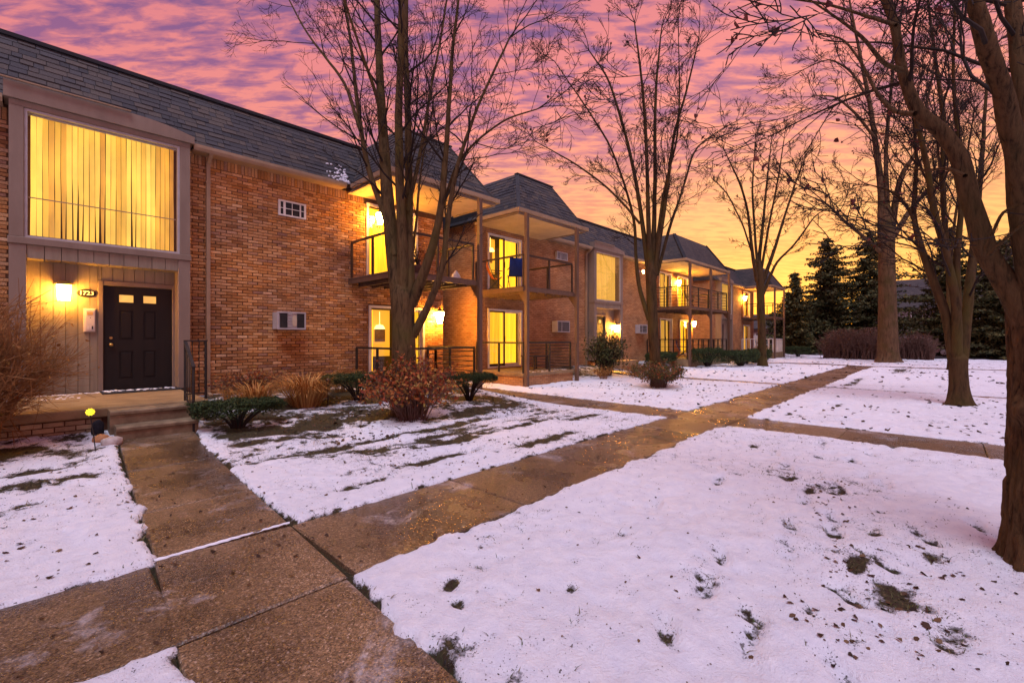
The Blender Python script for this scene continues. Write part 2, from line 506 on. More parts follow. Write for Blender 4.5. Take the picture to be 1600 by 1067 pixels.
def concrete_mat():
    """worn exposed-aggregate paving, partly wet, with a dusting of snow"""
    m, n, l, bs = newmat('wet_aggregate_concrete')
    geo = N(n, 'ShaderNodeNewGeometry')
    oi = N(n, 'ShaderNodeObjectInfo')
    vo = N(n, 'ShaderNodeTexVoronoi', i_Scale=125.0); l.new(geo.outputs['Position'], vo.inputs['Vector'])
    v2 = N(n, 'ShaderNodeTexVoronoi', i_Scale=70.0); l.new(geo.outputs['Position'], v2.inputs['Vector'])
    big = N(n, 'ShaderNodeTexNoise', i_Scale=1.1, i_Detail=6.0, i_Roughness=0.62); l.new(geo.outputs['Position'], big.inputs['Vector'])
    fine = N(n, 'ShaderNodeTexNoise', i_Scale=24.0, i_Detail=6.0, i_Roughness=0.7); l.new(geo.outputs['Position'], fine.inputs['Vector'])
    stone = ramp(n, [(0.0, (0.045, 0.026, 0.014)), (0.4, (0.115, 0.070, 0.038)), (0.72, (0.18, 0.112, 0.062)), (0.95, (0.25, 0.16, 0.095)), (1.0, (0.40, 0.31, 0.24))])
    sc_ = N(n, 'ShaderNodeSeparateColor'); l.new(vo.outputs['Color'], sc_.inputs[0])
    l.new(sc_.outputs[0], stone.inputs[0])
    patch = ramp(n, [(0.34, (0.42, 0.40, 0.40)), (0.62, (1.25, 1.2, 1.15))]); l.new(big.outputs[0], patch.inputs[0])
    mm = N(n, 'ShaderNodeMix', data_type='RGBA', blend_type='MULTIPLY'); mm.inputs[0].default_value = 1
    l.new(stone.outputs[0], mm.inputs[6]); l.new(patch.outputs[0], mm.inputs[7])
    tone = N(n, 'ShaderNodeMapRange'); tone.inputs[3].default_value = 0.65; tone.inputs[4].default_value = 1.25; l.new(oi.outputs['Random'], tone.inputs[0])
    cc = N(n, 'ShaderNodeCombineColor')
    for k in range(3):
        l.new(tone.outputs[0], cc.inputs[k])
    m3 = N(n, 'ShaderNodeMix', data_type='RGBA', blend_type='MULTIPLY'); m3.inputs[0].default_value = 1
    l.new(mm.outputs[2], m3.inputs[6]); l.new(cc.outputs[0], m3.inputs[7])
    # thin frost and blown snow lying in irregular patches
    fr = N(n, 'ShaderNodeTexNoise', i_Scale=1.7, i_Detail=9.0, i_Roughness=0.72, i_Distortion=0.6)
    mpf = N(n, 'ShaderNodeMapping'); mpf.inputs['Location'].default_value = (3.1, 7.7, 0)
    l.new(geo.outputs['Position'], mpf.inputs['Vector']); l.new(mpf.outputs[0], fr.inputs['Vector'])
    fm = ramp(n, [(0.56, (0, 0, 0)), (0.68, (0.55, 0.55, 0.55)), (0.76, (0.9, 0.9, 0.9))]); l.new(fr.outputs[0], fm.inputs[0])
    ff = N(n, 'ShaderNodeMath', operation='MULTIPLY'); l.new(fm.outputs[0], ff.inputs[0])
    fg = ramp(n, [(0.38, (0.15, 0.15, 0.15)), (0.62, (1, 1, 1))]); l.new(fine.outputs[0], fg.inputs[0]); l.new(fg.outputs[0], ff.inputs[1])
    m4 = N(n, 'ShaderNodeMix', data_type='RGBA')
    l.new(ff.outputs[0], m4.inputs[0]); l.new(m3.outputs[2], m4.inputs[6]); m4.inputs[7].default_value = (0.66, 0.62, 0.66, 1)
    l.new(m4.outputs[2], bs.inputs['Base Color'])
    rr = ramp(n, [(0.40, (0.15, 0.15, 0.15)), (0.60, (0.46, 0.46, 0.46))]); l.new(big.outputs[0], rr.inputs[0])
    l.new(rr.outputs[0], bs.inputs['Roughness'])
    bs.inputs['Specular IOR Level'].default_value = 0.5
    hs = N(n, 'ShaderNodeMath', operation='MULTIPLY_ADD'); hs.inputs[1].default_value = 0.7
    l.new(vo.outputs['Distance'], hs.inputs[0]); l.new(fine.outputs[0], hs.inputs[2])
    h2 = N(n, 'ShaderNodeMath', operation='ADD'); l.new(hs.outputs[0], h2.inputs[0]); l.new(v2.outputs['Distance'], h2.inputs[1])
    b = N(n, 'ShaderNodeBump', i_Strength=0.55, i_Distance=0.007); l.new(h2.outputs[0], b.inputs['Height']); l.new(b.outputs[0], bs.inputs['Normal'])
    return m


def ground_mat():
    """lawn under a thin snow cover; the vertex attribute 'snow' says how deep the snow lies"""
    m, n, l, bs = newmat('snowy_lawn')
    at = N(n, 'ShaderNodeAttribute'); at.attribute_name = 'snow'
    geo = N(n, 'ShaderNodeNewGeometry')
    f1 = N(n, 'ShaderNodeTexNoise', i_Scale=9.0, i_Detail=9.0, i_Roughness=0.72); l.new(geo.outputs['Position'], f1.inputs['Vector'])
    f2 = N(n, 'ShaderNodeTexNoise', i_Scale=70.0, i_Detail=4.0, i_Roughness=0.7); l.new(geo.outputs['Position'], f2.inputs['Vector'])
    s1 = N(n, 'ShaderNodeMath', operation='MULTIPLY_ADD'); s1.inputs[1].default_value = 0.9; s1.inputs[2].default_value = -0.45; l.new(f1.outputs[0], s1.inputs[0])
    s2 = N(n, 'ShaderNodeMath', operation='MULTIPLY_ADD'); s2.inputs[1].default_value = 0.35; s2.inputs[2].default_value = -0.175; l.new(f2.outputs[0], s2.inputs[0])
    s3 = N(n, 'ShaderNodeMath', operation='ADD'); l.new(s1.outputs[0], s3.inputs[0]); l.new(s2.outputs[0], s3.inputs[1])
    s4 = N(n, 'ShaderNodeMath', operation='ADD'); l.new(s3.outputs[0], s4.inputs[0]); l.new(at.outputs['Fac'], s4.inputs[1])
    tip = N(n, 'ShaderNodeTexNoise', i_Scale=85.0, i_Detail=2.0, i_Roughness=0.5); l.new(geo.outputs['Position'], tip.inputs['Vector'])
    tp_ = N(n, 'ShaderNodeMapRange'); tp_.inputs[1].default_value = 0.62; tp_.inputs[2].default_value = 0.72; tp_.inputs[4].default_value = 0.6; l.new(tip.outputs[0], tp_.inputs[0])
    thin = N(n, 'ShaderNodeMapRange'); thin.inputs[1].default_value = 0.98; thin.inputs[2].default_value = 0.62; l.new(at.outputs['Fac'], thin.inputs[0])
    tm = N(n, 'ShaderNodeMath', operation='MULTIPLY'); l.new(tp_.outputs[0], tm.inputs[0]); l.new(thin.outputs[0], tm.inputs[1])
    s5 = N(n, 'ShaderNodeMath', operation='SUBTRACT'); l.new(s4.outputs[0], s5.inputs[0]); l.new(tm.outputs[0], s5.inputs[1])
    mk = ramp(n, [(0.36, (0, 0, 0)), (0.5, (1, 1, 1))]); l.new(s5.outputs[0], mk.inputs[0])
    mpg = N(n, 'ShaderNodeMapping'); mpg.inputs['Scale'].default_value = (38, 38, 20); l.new(geo.outputs['Position'], mpg.inputs['Vector'])
    g1 = N(n, 'ShaderNodeTexNoise', i_Scale=1.0, i_Detail=5.0); l.new(mpg.outputs[0], g1.inputs['Vector'])
    gr = ramp(n, [(0.3, (0.010, 0.007, 0.005)), (0.44, (0.05, 0.030, 0.017)), (0.55, (0.038, 0.036, 0.013)), (0.7, (0.13, 0.085, 0.045))]); l.new(g1.outputs[0], gr.inputs[0])
    sn = ramp(n, [(0.3, (0.70, 0.71, 0.80)), (0.65, (0.86, 0.85, 0.89))]); l.new(f1.outputs[0], sn.inputs[0])
    mx = N(n, 'ShaderNodeMix', data_type='RGBA'); l.new(mk.outputs[0], mx.inputs[0]); l.new(gr.outputs[0], mx.inputs[6]); l.new(sn.outputs[0], mx.inputs[7])
    l.new(mx.outputs[2], bs.inputs['Base Color'])
    bs.inputs['Roughness'].default_value = 0.72
    bs.inputs['Specular IOR Level'].default_value = 0.25
    hh = N(n, 'ShaderNodeMath', operation='MULTIPLY_ADD'); hh.inputs[1].default_value = 0.4
    l.new(f2.outputs[0], hh.inputs[0]); l.new(f1.outputs[0], hh.inputs[2])
    h3 = N(n, 'ShaderNodeMath', operation='MULTIPLY_ADD'); h3.inputs[1].default_value = 0.35; l.new(mk.outputs[0], h3.inputs[0]); l.new(hh.outputs[0], h3.inputs[2])
    b = N(n, 'ShaderNodeBump', i_Strength=0.85, i_Distance=0.04); l.new(h3.outputs[0], b.inputs['Height']); l.new(b.outputs[0], bs.inputs['Normal'])
    return m


def bark_mat(name, c1, c2, moss, sc=1.0, dist=.02):
    m, n, l, bs = newmat(name)
    geo = N(n, 'ShaderNodeNewGeometry')
    mp = N(n, 'ShaderNodeMapping'); mp.inputs['Scale'].default_value = (14 * sc, 14 * sc, 3.2 * sc); l.new(geo.outputs['Position'], mp.inputs['Vector'])
    nz = N(n, 'ShaderNodeTexNoise', i_Scale=1.0, i_Detail=7.0, i_Roughness=0.68, i_Distortion=0.4); l.new(mp.outputs[0], nz.inputs['Vector'])
    rp = ramp(n, [(0.32, c2), (0.5, c1), (0.72, tuple(min(1, c * 1.5) for c in c1))]); l.new(nz.outputs[0], rp.inputs[0])
    n2 = N(n, 'ShaderNodeTexNoise', i_Scale=1.5, i_Detail=5.0); l.new(geo.outputs['Position'], n2.inputs['Vector'])
    r2 = ramp(n, [(0.48, (0, 0, 0)), (0.7, (0.75, 0.75, 0.75))]); l.new(n2.outputs[0], r2.inputs[0])
    mx = N(n, 'ShaderNodeMix', data_type='RGBA'); l.new(r2.outputs[0], mx.inputs[0]); l.new(rp.outputs[0], mx.inputs[6]); mx.inputs[7].default_value = (*moss, 1)
    l.new(mx.outputs[2], bs.inputs['Base Color'])
    bs.inputs['Roughness'].default_value = 0.9
    bs.inputs['Specular IOR Level'].default_value = 0.15
    b = N(n, 'ShaderNodeBump', i_Strength=0.9, i_Distance=dist); l.new(nz.outputs[0], b.inputs['Height']); l.new(b.outputs[0], bs.inputs['Normal'])
    return m


def leaf_mat(name, stops, rough=0.7):
    m, n, l, bs = newmat(name)
    g = N(n, 'ShaderNodeNewGeometry')
    rp = ramp(n, stops); l.new(g.outputs['Random Per Island'], rp.inputs[0])
    l.new(rp.outputs[0], bs.inputs['Base Color'])
    bs.inputs['Roughness'].default_value = rough
    bs.inputs['Specular IOR Level'].default_value = 0.25
    return m


MT = {}
MT['brick'] = brick_piece('brick_piece', False)
MT['bricks'] = brick_piece('brick_pieces', True)
MT['mortar'] = M('mortar', (0.13, 0.066, 0.034), (0.08, 0.04, 0.022), 0.95, 5, bump=0.4, bscale=60)
MT['tan_brick'] = M('tan_brick', (0.40, 0.29, 0.17), (0.27, 0.19, 0.11), 0.85, 12, bump=0.4, rnd=0.3, islands=True)
MT['brick_far'] = brick_flat('brick_far', (0.40, 0.185, 0.062), (0.56, 0.30, 0.125), (0.20, 0.105, 0.05))
MT['shingle'] = shingle_mat('shingle_piece', False)
MT['shingles'] = shingle_mat('shingle_pieces', True)
MT['roof_far'] = brick_flat('roof_far', (0.042, 0.040, 0.044), (0.08, 0.068, 0.062), (0.018, 0.017, 0.02), 1.0)
MT['roof_under'] = M('roof_felt', (0.03, 0.03, 0.034), (0.02, 0.02, 0.024), 0.95)
MT['trim'] = M('taupe_trim_paint', (0.26, 0.195, 0.145), (0.21, 0.155, 0.115), 0.65, 3, (1, 1, 0.3), bump=0.12, bscale=40)
MT['siding'] = M('taupe_siding_paint', (0.29, 0.235, 0.165), (0.23, 0.185, 0.13), 0.7, 3, (4, 4, 0.4), bump=0.2, bscale=30, rnd=0.06)
MT['gutter'] = M('beige_gutter_paint', (0.36, 0.25, 0.155), (0.29, 0.20, 0.12), 0.5, 3, spec=0.4)
MT['soffit'] = M('cream_soffit', (0.70, 0.52, 0.28), (0.60, 0.44, 0.23), 0.75, 3)
MT['white'] = M('white_vinyl', (0.72, 0.68, 0.64), (0.6, 0.56, 0.52), 0.45, 5)
MT['frame_metal'] = M('grey_window_frame', (0.46, 0.42, 0.41), (0.38, 0.35, 0.34), 0.4, 6)
MT['door'] = M('dark_brown_door', (0.015, 0.010, 0.008), (0.010, 0.007, 0.006), 0.6, 3, (3, 3, 0.5), bump=0.1, bscale=50)
MT['black'] = M('black_iron', (0.018, 0.015, 0.014), (0.035, 0.026, 0.02), 0.5, 12, bump=0.1)
MT['brown_metal'] = M('brown_painted_post', (0.15, 0.085, 0.055), (0.11, 0.062, 0.04), 0.55, 7, (2, 2, 0.4), bump=0.1)
MT['deck'] = M('brown_deck_boards', (0.15, 0.095, 0.07), (0.09, 0.055, 0.04), 0.8, 5, (1, 6, 1), bump=0.3)
MT['rail_brown'] = M('dark_brown_rail', (0.06, 0.036, 0.026), (0.04, 0.024, 0.018), 0.55, 9, bump=0.1)
MT['conc'] = concrete_mat()
MT['porch'] = M('worn_porch_concrete', (0.30, 0.20, 0.10), (0.19, 0.12, 0.06), 0.7, 3, bump=0.5, bscale=45)
MT['step'] = M('step_concrete', (0.26, 0.185, 0.11), (0.14, 0.095, 0.055), 0.75, 6, bump=0.5, bscale=40)
MT['ground'] = ground_mat()
MT['snow'] = M('drift_snow', (0.86, 0.85, 0.89), (0.74, 0.74, 0.82), 0.7, 14, bump=0.5, bscale=50)
MT['asphalt'] = M('asphalt', (0.085, 0.075, 0.075), (0.05, 0.045, 0.045), 0.8, 2, bump=0.3, bscale=60)
MT['glass'] = glass_mat()
MT['glass2'] = glass_mat('reflective_glass', (0.9, 0.9, 0.9), 2.1)
MT['blind'] = emit('lit_blind_slat', (1.0, 0.50, 0.035), 0.72, (0.42, 0.28, 0.09), 0.62, (2, 2, 0.8), 1.6)
MT['room_wall'] = emit('lit_room_wall', (1.0, 0.46, 0.03), 0.62, (0.6, 0.42, 0.15), 0.3, (1, 1, 1), 1.2)
MT['room_lamp'] = emit('hanging_lamp_glass', (1.0, 0.66, 0.2), 2.6, (0.9, 0.8, 0.6))
MT['picture'] = M('framed_print', (0.20, 0.10, 0.05), (0.09, 0.06, 0.05), 0.6, 14)
def blind_mat():
    m = MT['blind']; n, l = m.node_tree.nodes, m.node_tree.links
    oi = N(n, 'ShaderNodeObjectInfo')
    rp = ramp(n, [(0, (1.0, 0.36, 0.02)), (0.5, (1.0, 0.52, 0.04)), (1, (1.0, 0.60, 0.08))]); l.new(oi.outputs['Random'], rp.inputs[0])
    l.new(rp.outputs[0], n['Principled BSDF'].inputs['Emission Color'])


blind_mat()
MT['dark_room'] = M('dark_interior', (0.06, 0.042, 0.028), (0.04, 0.028, 0.02), 0.9)
MT['curtain'] = emit('lit_curtain', (1.0, 0.47, 0.014), 1.3, (0.45, 0.30, 0.06), 0.5, (9, 9, 0.22), 1.5)
MT['curtain_dim'] = emit('dim_curtain', (1.0, 0.50, 0.06), 0.62, (0.4, 0.28, 0.1), 0.55, (9, 9, 0.22), 1.5)
MT['lamp'] = emit('lamp_glass', (1.0, 0.42, 0.05), 430.0, (1, 0.9, 0.7))
MT['lamp_entry'] = emit('entry_lamp_glass', (1.0, 0.43, 0.05), 120.0, (1, 0.9, 0.7))
MT['lamp_flood'] = emit('flood_glass', (1.0, 0.54, 0.1), 500.0, (1, 0.9, 0.7))
MT['lite'] = emit('lit_door_glass', (1.0, 0.5, 0.09), 0.75, (0.5, 0.4, 0.2), 0.2, (5, 5, 5), 3)
MT['solar'] = emit('solar_flower_glow', (1.0, 0.8, 0.03), 1.1, (0.8, 0.6, 0.05), 0.2, (20, 20, 20), 2)
MT['brass'] = M('brass', (0.55, 0.36, 0.12), (0.4, 0.26, 0.09), 0.35, 8, metal=1.0)
MT['ac_case'] = M('ac_case_metal', (0.50, 0.46, 0.45), (0.40, 0.36, 0.34), 0.5, 5, bump=0.05)
MT['ac_dark'] = M('ac_grille_dark', (0.03, 0.027, 0.027), (0.018, 0.016, 0.016), 0.6, 8)
MT['ac_panel'] = M('ac_panel_cream', (0.62, 0.5, 0.34), (0.5, 0.4, 0.28), 0.5, 5)
MT['plaque'] = M('black_plaque', (0.016, 0.013, 0.012), (0.02, 0.017, 0.015), 0.35, 6)
MT['paint_white'] = M('white_paint', (0.8, 0.78, 0.72), (0.7, 0.67, 0.6), 0.5, 8)
MT['inter'] = M('intercom_plastic', (0.62, 0.55, 0.5), (0.55, 0.48, 0.43), 0.4, 6)
MT['screen'] = emit('intercom_screen', (1.0, 0.4, 0.08), 0.35, (0.2, 0.1, 0.05), 0.1, (8, 8, 8), 3)
MT['bark1'] = bark_mat('maple_bark', (0.088, 0.052, 0.022), (0.022, 0.013, 0.006), (0.078, 0.062, 0.015))
MT['bark2'] = bark_mat('far_bark', (0.060, 0.034, 0.014), (0.018, 0.010, 0.005), (0.068, 0.052, 0.011), 0.8)
MT['bark_pale'] = bark_mat('pale_bark', (0.10, 0.058, 0.030), (0.04, 0.023, 0.013), (0.055, 0.042, 0.012), 0.8)
MT['bark_near'] = bark_mat('furrowed_bark', (0.10, 0.055, 0.024), (0.010, 0.006, 0.003), (0.065, 0.048, 0.015), 2.3, .05)
MT['twig'] = M('twig_bark', (0.026, 0.015, 0.010), (0.014, 0.008, 0.006), 0.9, 10)
MT['twig_red'] = M('red_twig_bark', (0.16, 0.085, 0.06), (0.09, 0.048, 0.036), 0.9, 10)
MT['twig_tan'] = M('tan_twig_bark', (0.30, 0.135, 0.045), (0.17, 0.075, 0.026), 0.9, 10)
MT['leaf_dead'] = leaf_mat('dead_leaf', [(0, (0.018, 0.010, 0.007)), (0.4, (0.05, 0.025, 0.014)), (0.75, (0.10, 0.05, 0.024)), (0.92, (0.17, 0.10, 0.05)), (1, (0.05, 0.022, 0.022))])
MT['leaf_red'] = leaf_mat('russet_leaf', [(0, (0.16, 0.026, 0.010)), (0.4, (0.30, 0.065, 0.018)), (0.7, (0.36, 0.13, 0.03)), (1, (0.28, 0.19, 0.045))])
MT['leaf_brown'] = leaf_mat('brown_hedge_leaf', [(0, (0.07, 0.035, 0.028)), (0.5, (0.13, 0.075, 0.055)), (1, (0.20, 0.12, 0.09))])
MT['leaf_mix'] = leaf_mat('green_russet_leaf', [(0, (0.045, 0.05, 0.014)), (0.45, (0.09, 0.085, 0.02)), (0.7, (0.20, 0.09, 0.024)), (1, (0.26, 0.06, 0.02))])
MT['leaf_maroon'] = leaf_mat('maroon_leaf', [(0, (0.06, 0.012, 0.012)), (0.6, (0.12, 0.024, 0.018)), (1, (0.16, 0.04, 0.025))])
MT['leaf_orange'] = leaf_mat('orange_leaf', [(0, (0.22, 0.085, 0.02)), (0.5, (0.36, 0.17, 0.04)), (1, (0.42, 0.24, 0.07))])
MT['yew'] = leaf_mat('yew_needles', [(0, (0.012, 0.022, 0.008)), (0.5, (0.028, 0.048, 0.014)), (0.85, (0.05, 0.078, 0.022)), (1, (0.085, 0.10, 0.032))])
MT['spruce'] = leaf_mat('spruce_needles', [(0, (0.026, 0.030, 0.012)), (0.5, (0.060, 0.064, 0.022)), (0.9, (0.11, 0.098, 0.032)), (1, (0.17, 0.14, 0.05))])
MT['green_shrub'] = leaf_mat('olive_leaf', [(0, (0.03, 0.045, 0.015)), (0.5, (0.055, 0.07, 0.022)), (1, (0.13, 0.11, 0.035))])
MT['dry_grass'] = leaf_mat('dry_grass', [(0, (0.24, 0.085, 0.022)), (0.5, (0.44, 0.20, 0.05)), (1, (0.60, 0.35, 0.11))])
MT['turf'] = leaf_mat('turf_blade', [(0, (0.035, 0.05, 0.014)), (0.5, (0.07, 0.08, 0.024)), (1, (0.20, 0.15, 0.07))])
MT['blue'] = M('blue_canvas', (0.008, 0.03, 0.19), (0.006, 0.02, 0.13), 0.75, 8, bump=0.1)
MT['orange'] = M('orange_fabric', (0.55, 0.16, 0.04), (0.42, 0.12, 0.03), 0.7, 8)
MT['terracotta'] = M('dark_pot', (0.10, 0.05, 0.035), (0.07, 0.035, 0.025), 0.7, 8)
MT['car_red'] = M('red_car_paint', (0.42, 0.012, 0.018), (0.36, 0.01, 0.015), 0.25, 3, spec=0.5, coat=0.6)
MT['car_dark'] = M('charcoal_car_paint', (0.03, 0.03, 0.036), (0.024, 0.024, 0.03), 0.25, 3, spec=0.5, coat=0.6)
MT['tyre'] = M('tyre_rubber', (0.018, 0.018, 0.018), (0.012, 0.012, 0.012), 0.85)
MT['rim'] = M('alloy_rim', (0.5, 0.5, 0.5), (0.4, 0.4, 0.4), 0.35, metal=1.0)
MT['car_glass'] = M('dark_car_glass', (0.015, 0.017, 0.02), (0.012, 0.013, 0.016), 0.08, spec=0.6)
MT['tail'] = M('red_tail_lens', (0.5, 0.01, 0.01), (0.4, 0.008, 0.008), 0.2)
MT['head'] = M('clear_head_lens', (0.7, 0.7, 0.7), (0.6, 0.6, 0.6), 0.15)
MT['pale_bag'] = M('pale_plastic_bag', (0.55, 0.48, 0.45), (0.36, 0.28, 0.25), 0.45, 12, bump=0.5)
MT['bag_orange'] = M('tan_paper', (0.5, 0.24, 0.1), (0.38, 0.17, 0.07), 0.6, 12)
MT['siding_far'] = M('grey_house_siding', (0.24, 0.19, 0.18), (0.19, 0.15, 0.14), 0.8, 3, (0.3, 0.3, 8))
MT['mat_black'] = M('door_mat', (0.02, 0.02, 0.028), (0.012, 0.012, 0.017), 0.95, 20, bump=0.6)

# ------------------------------------------------------------------ ground and walks
# walks: (skew, x0, x1, y0, y1); x is measured after removing skew*(y-3.9)
WALKS = {'main': (0, -20, 30.2, 2.72, 3.80), 'entry': (0.055, 0.57, 1.44, 3.7, 8.2), 'near': (0.055, 0.54, 1.42, -8, 2.8),
         'cross': (0, 8.15, 9.3, -16, 15), 'bay_w': (0, 16.3, 17.0, 3.7, 10.4), 'bay_e': (0, 16.45, 16.85, -16, 2.8), 'far': (0, 30.2, 31.4, -20, 12)}


def terrain(x, y):
    x, y = np.asarray(x, float), np.asarray(y, float)
    h = 0.26 * sstep(6.0, 11.0, y) * sstep(9.6, 7.4, x)
    h = h + 0.3 * sstep(9.0, 11.5, y) * sstep(12.9, 14.5, x) * sstep(60, 45, x)
    h = h + 0.035 * vnoise(x * 0.35, y * 0.35, 0, 5) * sstep(10, 30, x)
    return h


def walk_sd(x, y):
    d = np.full(np.shape(x), 99.0)
    for sk, x0, x1, y0, y1 in WALKS.values():
        xs_ = x - sk * (y - 3.9)
        qx = np.abs(xs_ - (x0 + x1) / 2) - (x1 - x0) / 2
        qy = np.abs(y - (y0 + y1) / 2) - (y1 - y0) / 2
        s = np.hypot(np.maximum(qx, 0), np.maximum(qy, 0)) + np.minimum(np.maximum(qx, qy), 0)
        d = np.minimum(d, s)
    return d


FOOT = [(6.88, .82, .3), (6.2, .62, .2), (5.49, .76, .4), (4.88, .92, .2), (4.55, .66, .5), (4.07, .87, .3), (4.24, .62, .3), (3.65, .82, .2), (3.25, 1.12, .5), (2.78, 1.05, .3), (2.6, .72, .4),
        (2.36, .68, .3), (2.2, 1.02, .5), (5.9, .45, .2), (7.5, .7, .3), (8.0, .5, .2), (3.9, .30, .9), (3.3, .42, .7), (2.95, .18, .8), (4.6, .1, .6), (5.1, -.2, .5), (2.5, .35, .9), (5.9, 1.3, .2), (6.6, 1.6, .3), (4.9, 1.7, .1), (3.9, 1.9, .2)]
BARE = [(3.42, .22, .20, .10), (3.12, -.02, .2, .09), (1.72, 2.14, .07, .05), (2.9, .55, .07, .05), (6.8, 1.9, .1, .06), (0.2, 6.6, .45, .16), (-0.1, 7.2, .3, .12), (0.75, 5.6, .12, .3),
        (3.2, 6.0, 1.3, .10), (4.6, 6.1, 1.2, .09), (5.2, 4.2, .8, .12), (2.6, 7.5, .8, .25), (3.6, 7.4, .9, .25), (5.4, 6.6, .9, .25), (2.3, 7.0, .4, .1), (6.6, 6.9, .8, .2), (1.4, 1.7, .05, .12),
        (8.3, 4.1, .35, .08), (10.2, 2.2, .2, .05), (12.3, 1.7, .4, .06), (19, 2.2, 2.2, .15), (27, 1.5, 2.5, .3), (3.75, .42, .12, .05), (4.2, .05, .15, .06), (2.75, .3, .1, .05), (2.2, 1.6, .06, .04), (5.2, .95, .1, .05), (1.62, 1.95, .03, .06), (2.3, 4.3, .3, .08), (3.6, 4.6, .5, .1), (6.2, 5.2, .7, .1), (4.4, 5.2, .9, .12), (7.2, 4.9, .5, .1)]


def snow_fields(x, y):
    """height above the soil and cover value for the snow at x, y"""
    sd = walk_sd(x, y)
    edge = 0.085 * fbm(x * 3.0, y * 3.0, 0, 4, 21) + 0.03 * vnoise(x * 13, y * 13, 0, 9) + 0.016 * vnoise(x * 37, y * 37, 0, 10)
    k = sstep(-0.035, 0.045, sd + edge + 0.012)
    cover = 0.80 + 0.30 * fbm(x * 1.1, y * 1.1, 0, 4, 31) - 0.20 * np.clip((fbm(x * 5, y * 5, 0, 4, 37) - .25) * 4, 0, 1) - 0.22 * np.clip((fbm(x * 13, y * 13, 0, 3, 38) - .26) * 4, 0, 1)
    bed = sstep(5.9, 7.6, y + 0.35 * vnoise(x * 0.8, y * 0.8, 0, 41)) * sstep(1.6, 2.1, x) * sstep(8.2, 7.6, x)
    cover = cover - 0.50 * bed * (0.85 + 0.9 * fbm(x * 2.4, y * 4.0, 0, 4, 43))
    strip = np.exp(-((y - 5.6 - 0.12 * np.sin(x)) / 0.5) ** 2) * sstep(1.7, 2.4, x) * sstep(8, 7, x)
    cover = cover - 0.44 * strip * (0.55 + 1.3 * fbm(x * 1.6, y * 6.5, 0, 4, 47))
    cover = cover - 0.46 * sstep(4.6, 8.0, y) * sstep(0.85, 0.3, x) * (0.45 + 1.3 * fbm(x * 2.6, y * 3.2, 0, 4, 53))
    cover = cover - 0.42 * sstep(8.4, 10.5, y) * sstep(12.5, 14, x)
    cover = cover - 0.18 * sstep(20, 40, x) * (0.6 + fbm(x * .5, y * .8, 0, 3, 59))
    dent = np.zeros(np.shape(x))
    for fx, fy, a in FOOT:
        c, s = math.cos(a), math.sin(a)
        p, q = (x - fx) * c + (y - fy) * s, -(x - fx) * s + (y - fy) * c
        g = np.exp(-((p / .15) ** 4 + (q / .058) ** 4))
        dent = dent + 0.024 * g
        cover = cover - 0.50 * g * (0.55 + 1.1 * fbm(x * 22, y * 22, 0, 2, 61))
    for bx, by, a, b in BARE:
        g = np.exp(-(((x - bx) / a) ** 2 + ((y - by) / b) ** 2))
        cover = cover - 0.75 * g * (0.7 + 0.8 * fbm(x * 7, y * 7, 0, 3, 67))
    cover = np.where(sd > 0, cover, cover) * (0.15 + 0.85 * sstep(-0.02, 0.05, sd + edge + 0.012))
    depth = 0.022 * k * sstep(0.2, 0.8, cover)
    lump = 0.048 * fbm(x * 1.5, y * 1.5, 0, 4, 71) + 0.020 * fbm(x * 5.5, y * 6.5, 0, 3, 73) + 0.007 * np.abs(vnoise(x * 17, y * 17, 0, 74))
    z = np.where(sd > 0.02, 0.0, -0.05 * (1 - k)) + depth + lump * k * (.3 + .7 * sstep(0, .35, sd)) - dent * k
    return z, cover


def axis(parts):
    out = []
    for a, b, s in parts:
        out.append(np.arange(a, b - 1e-6, s))
    return np.concatenate(out + [np.array([parts[-1][1]])])


def build_ground():
    xs = axis([(-420, -60, 60), (-60, -6, 6), (-6, -1.2, 0.3), (-1.2, 7.0, 0.027), (7.0, 12, 0.05), (12, 20, 0.09), (20, 34, 0.18), (34, 60, 0.6), (60, 120, 6), (120, 600, 60)])
    ys = axis([(-420, -60, 60), (-60, -12, 6), (-12, -4, 0.4), (-4, -1.2, 0.1), (-1.2, 4.2, 0.027), (4.2, 9, 0.042), (9, 12, 0.1), (12, 20, 1.0), (20, 60, 8), (60, 600, 60)])
    X, Y = np.meshgrid(xs, ys)
    z, cover = snow_fields(X, Y)
    Z = terrain(X, Y) + z
    Z = np.where((X > 46) & (X < 62), Z - 0.06, Z)
    v = np.stack([X, Y, Z], -1).reshape(-1, 3)
    nx, ny = len(xs), len(ys)
    i = np.arange((ny - 1) * (nx - 1))
    r, c = i // (nx - 1), i % (nx - 1)
    a = r * nx + c
    o = mesh_np('ground', v, [np.stack([a, a + 1, a + nx + 1, a + nx], -1)], MT['ground'], None, True)
    at = o.data.attributes.new('snow', 'FLOAT', 'POINT')
    at.data.foreach_set('value', cover.ravel().astype(np.float32))
    o['kind'] = 'structure'
    return o


build_ground()


def structure(name):
    o = bpy.data.objects.new(name, None)
    o.empty_display_size = 0.2
    o['kind'] = 'structure'
    link(o)
    ORIGIN[o.name] = Vector((0, 0, 0))
    return o


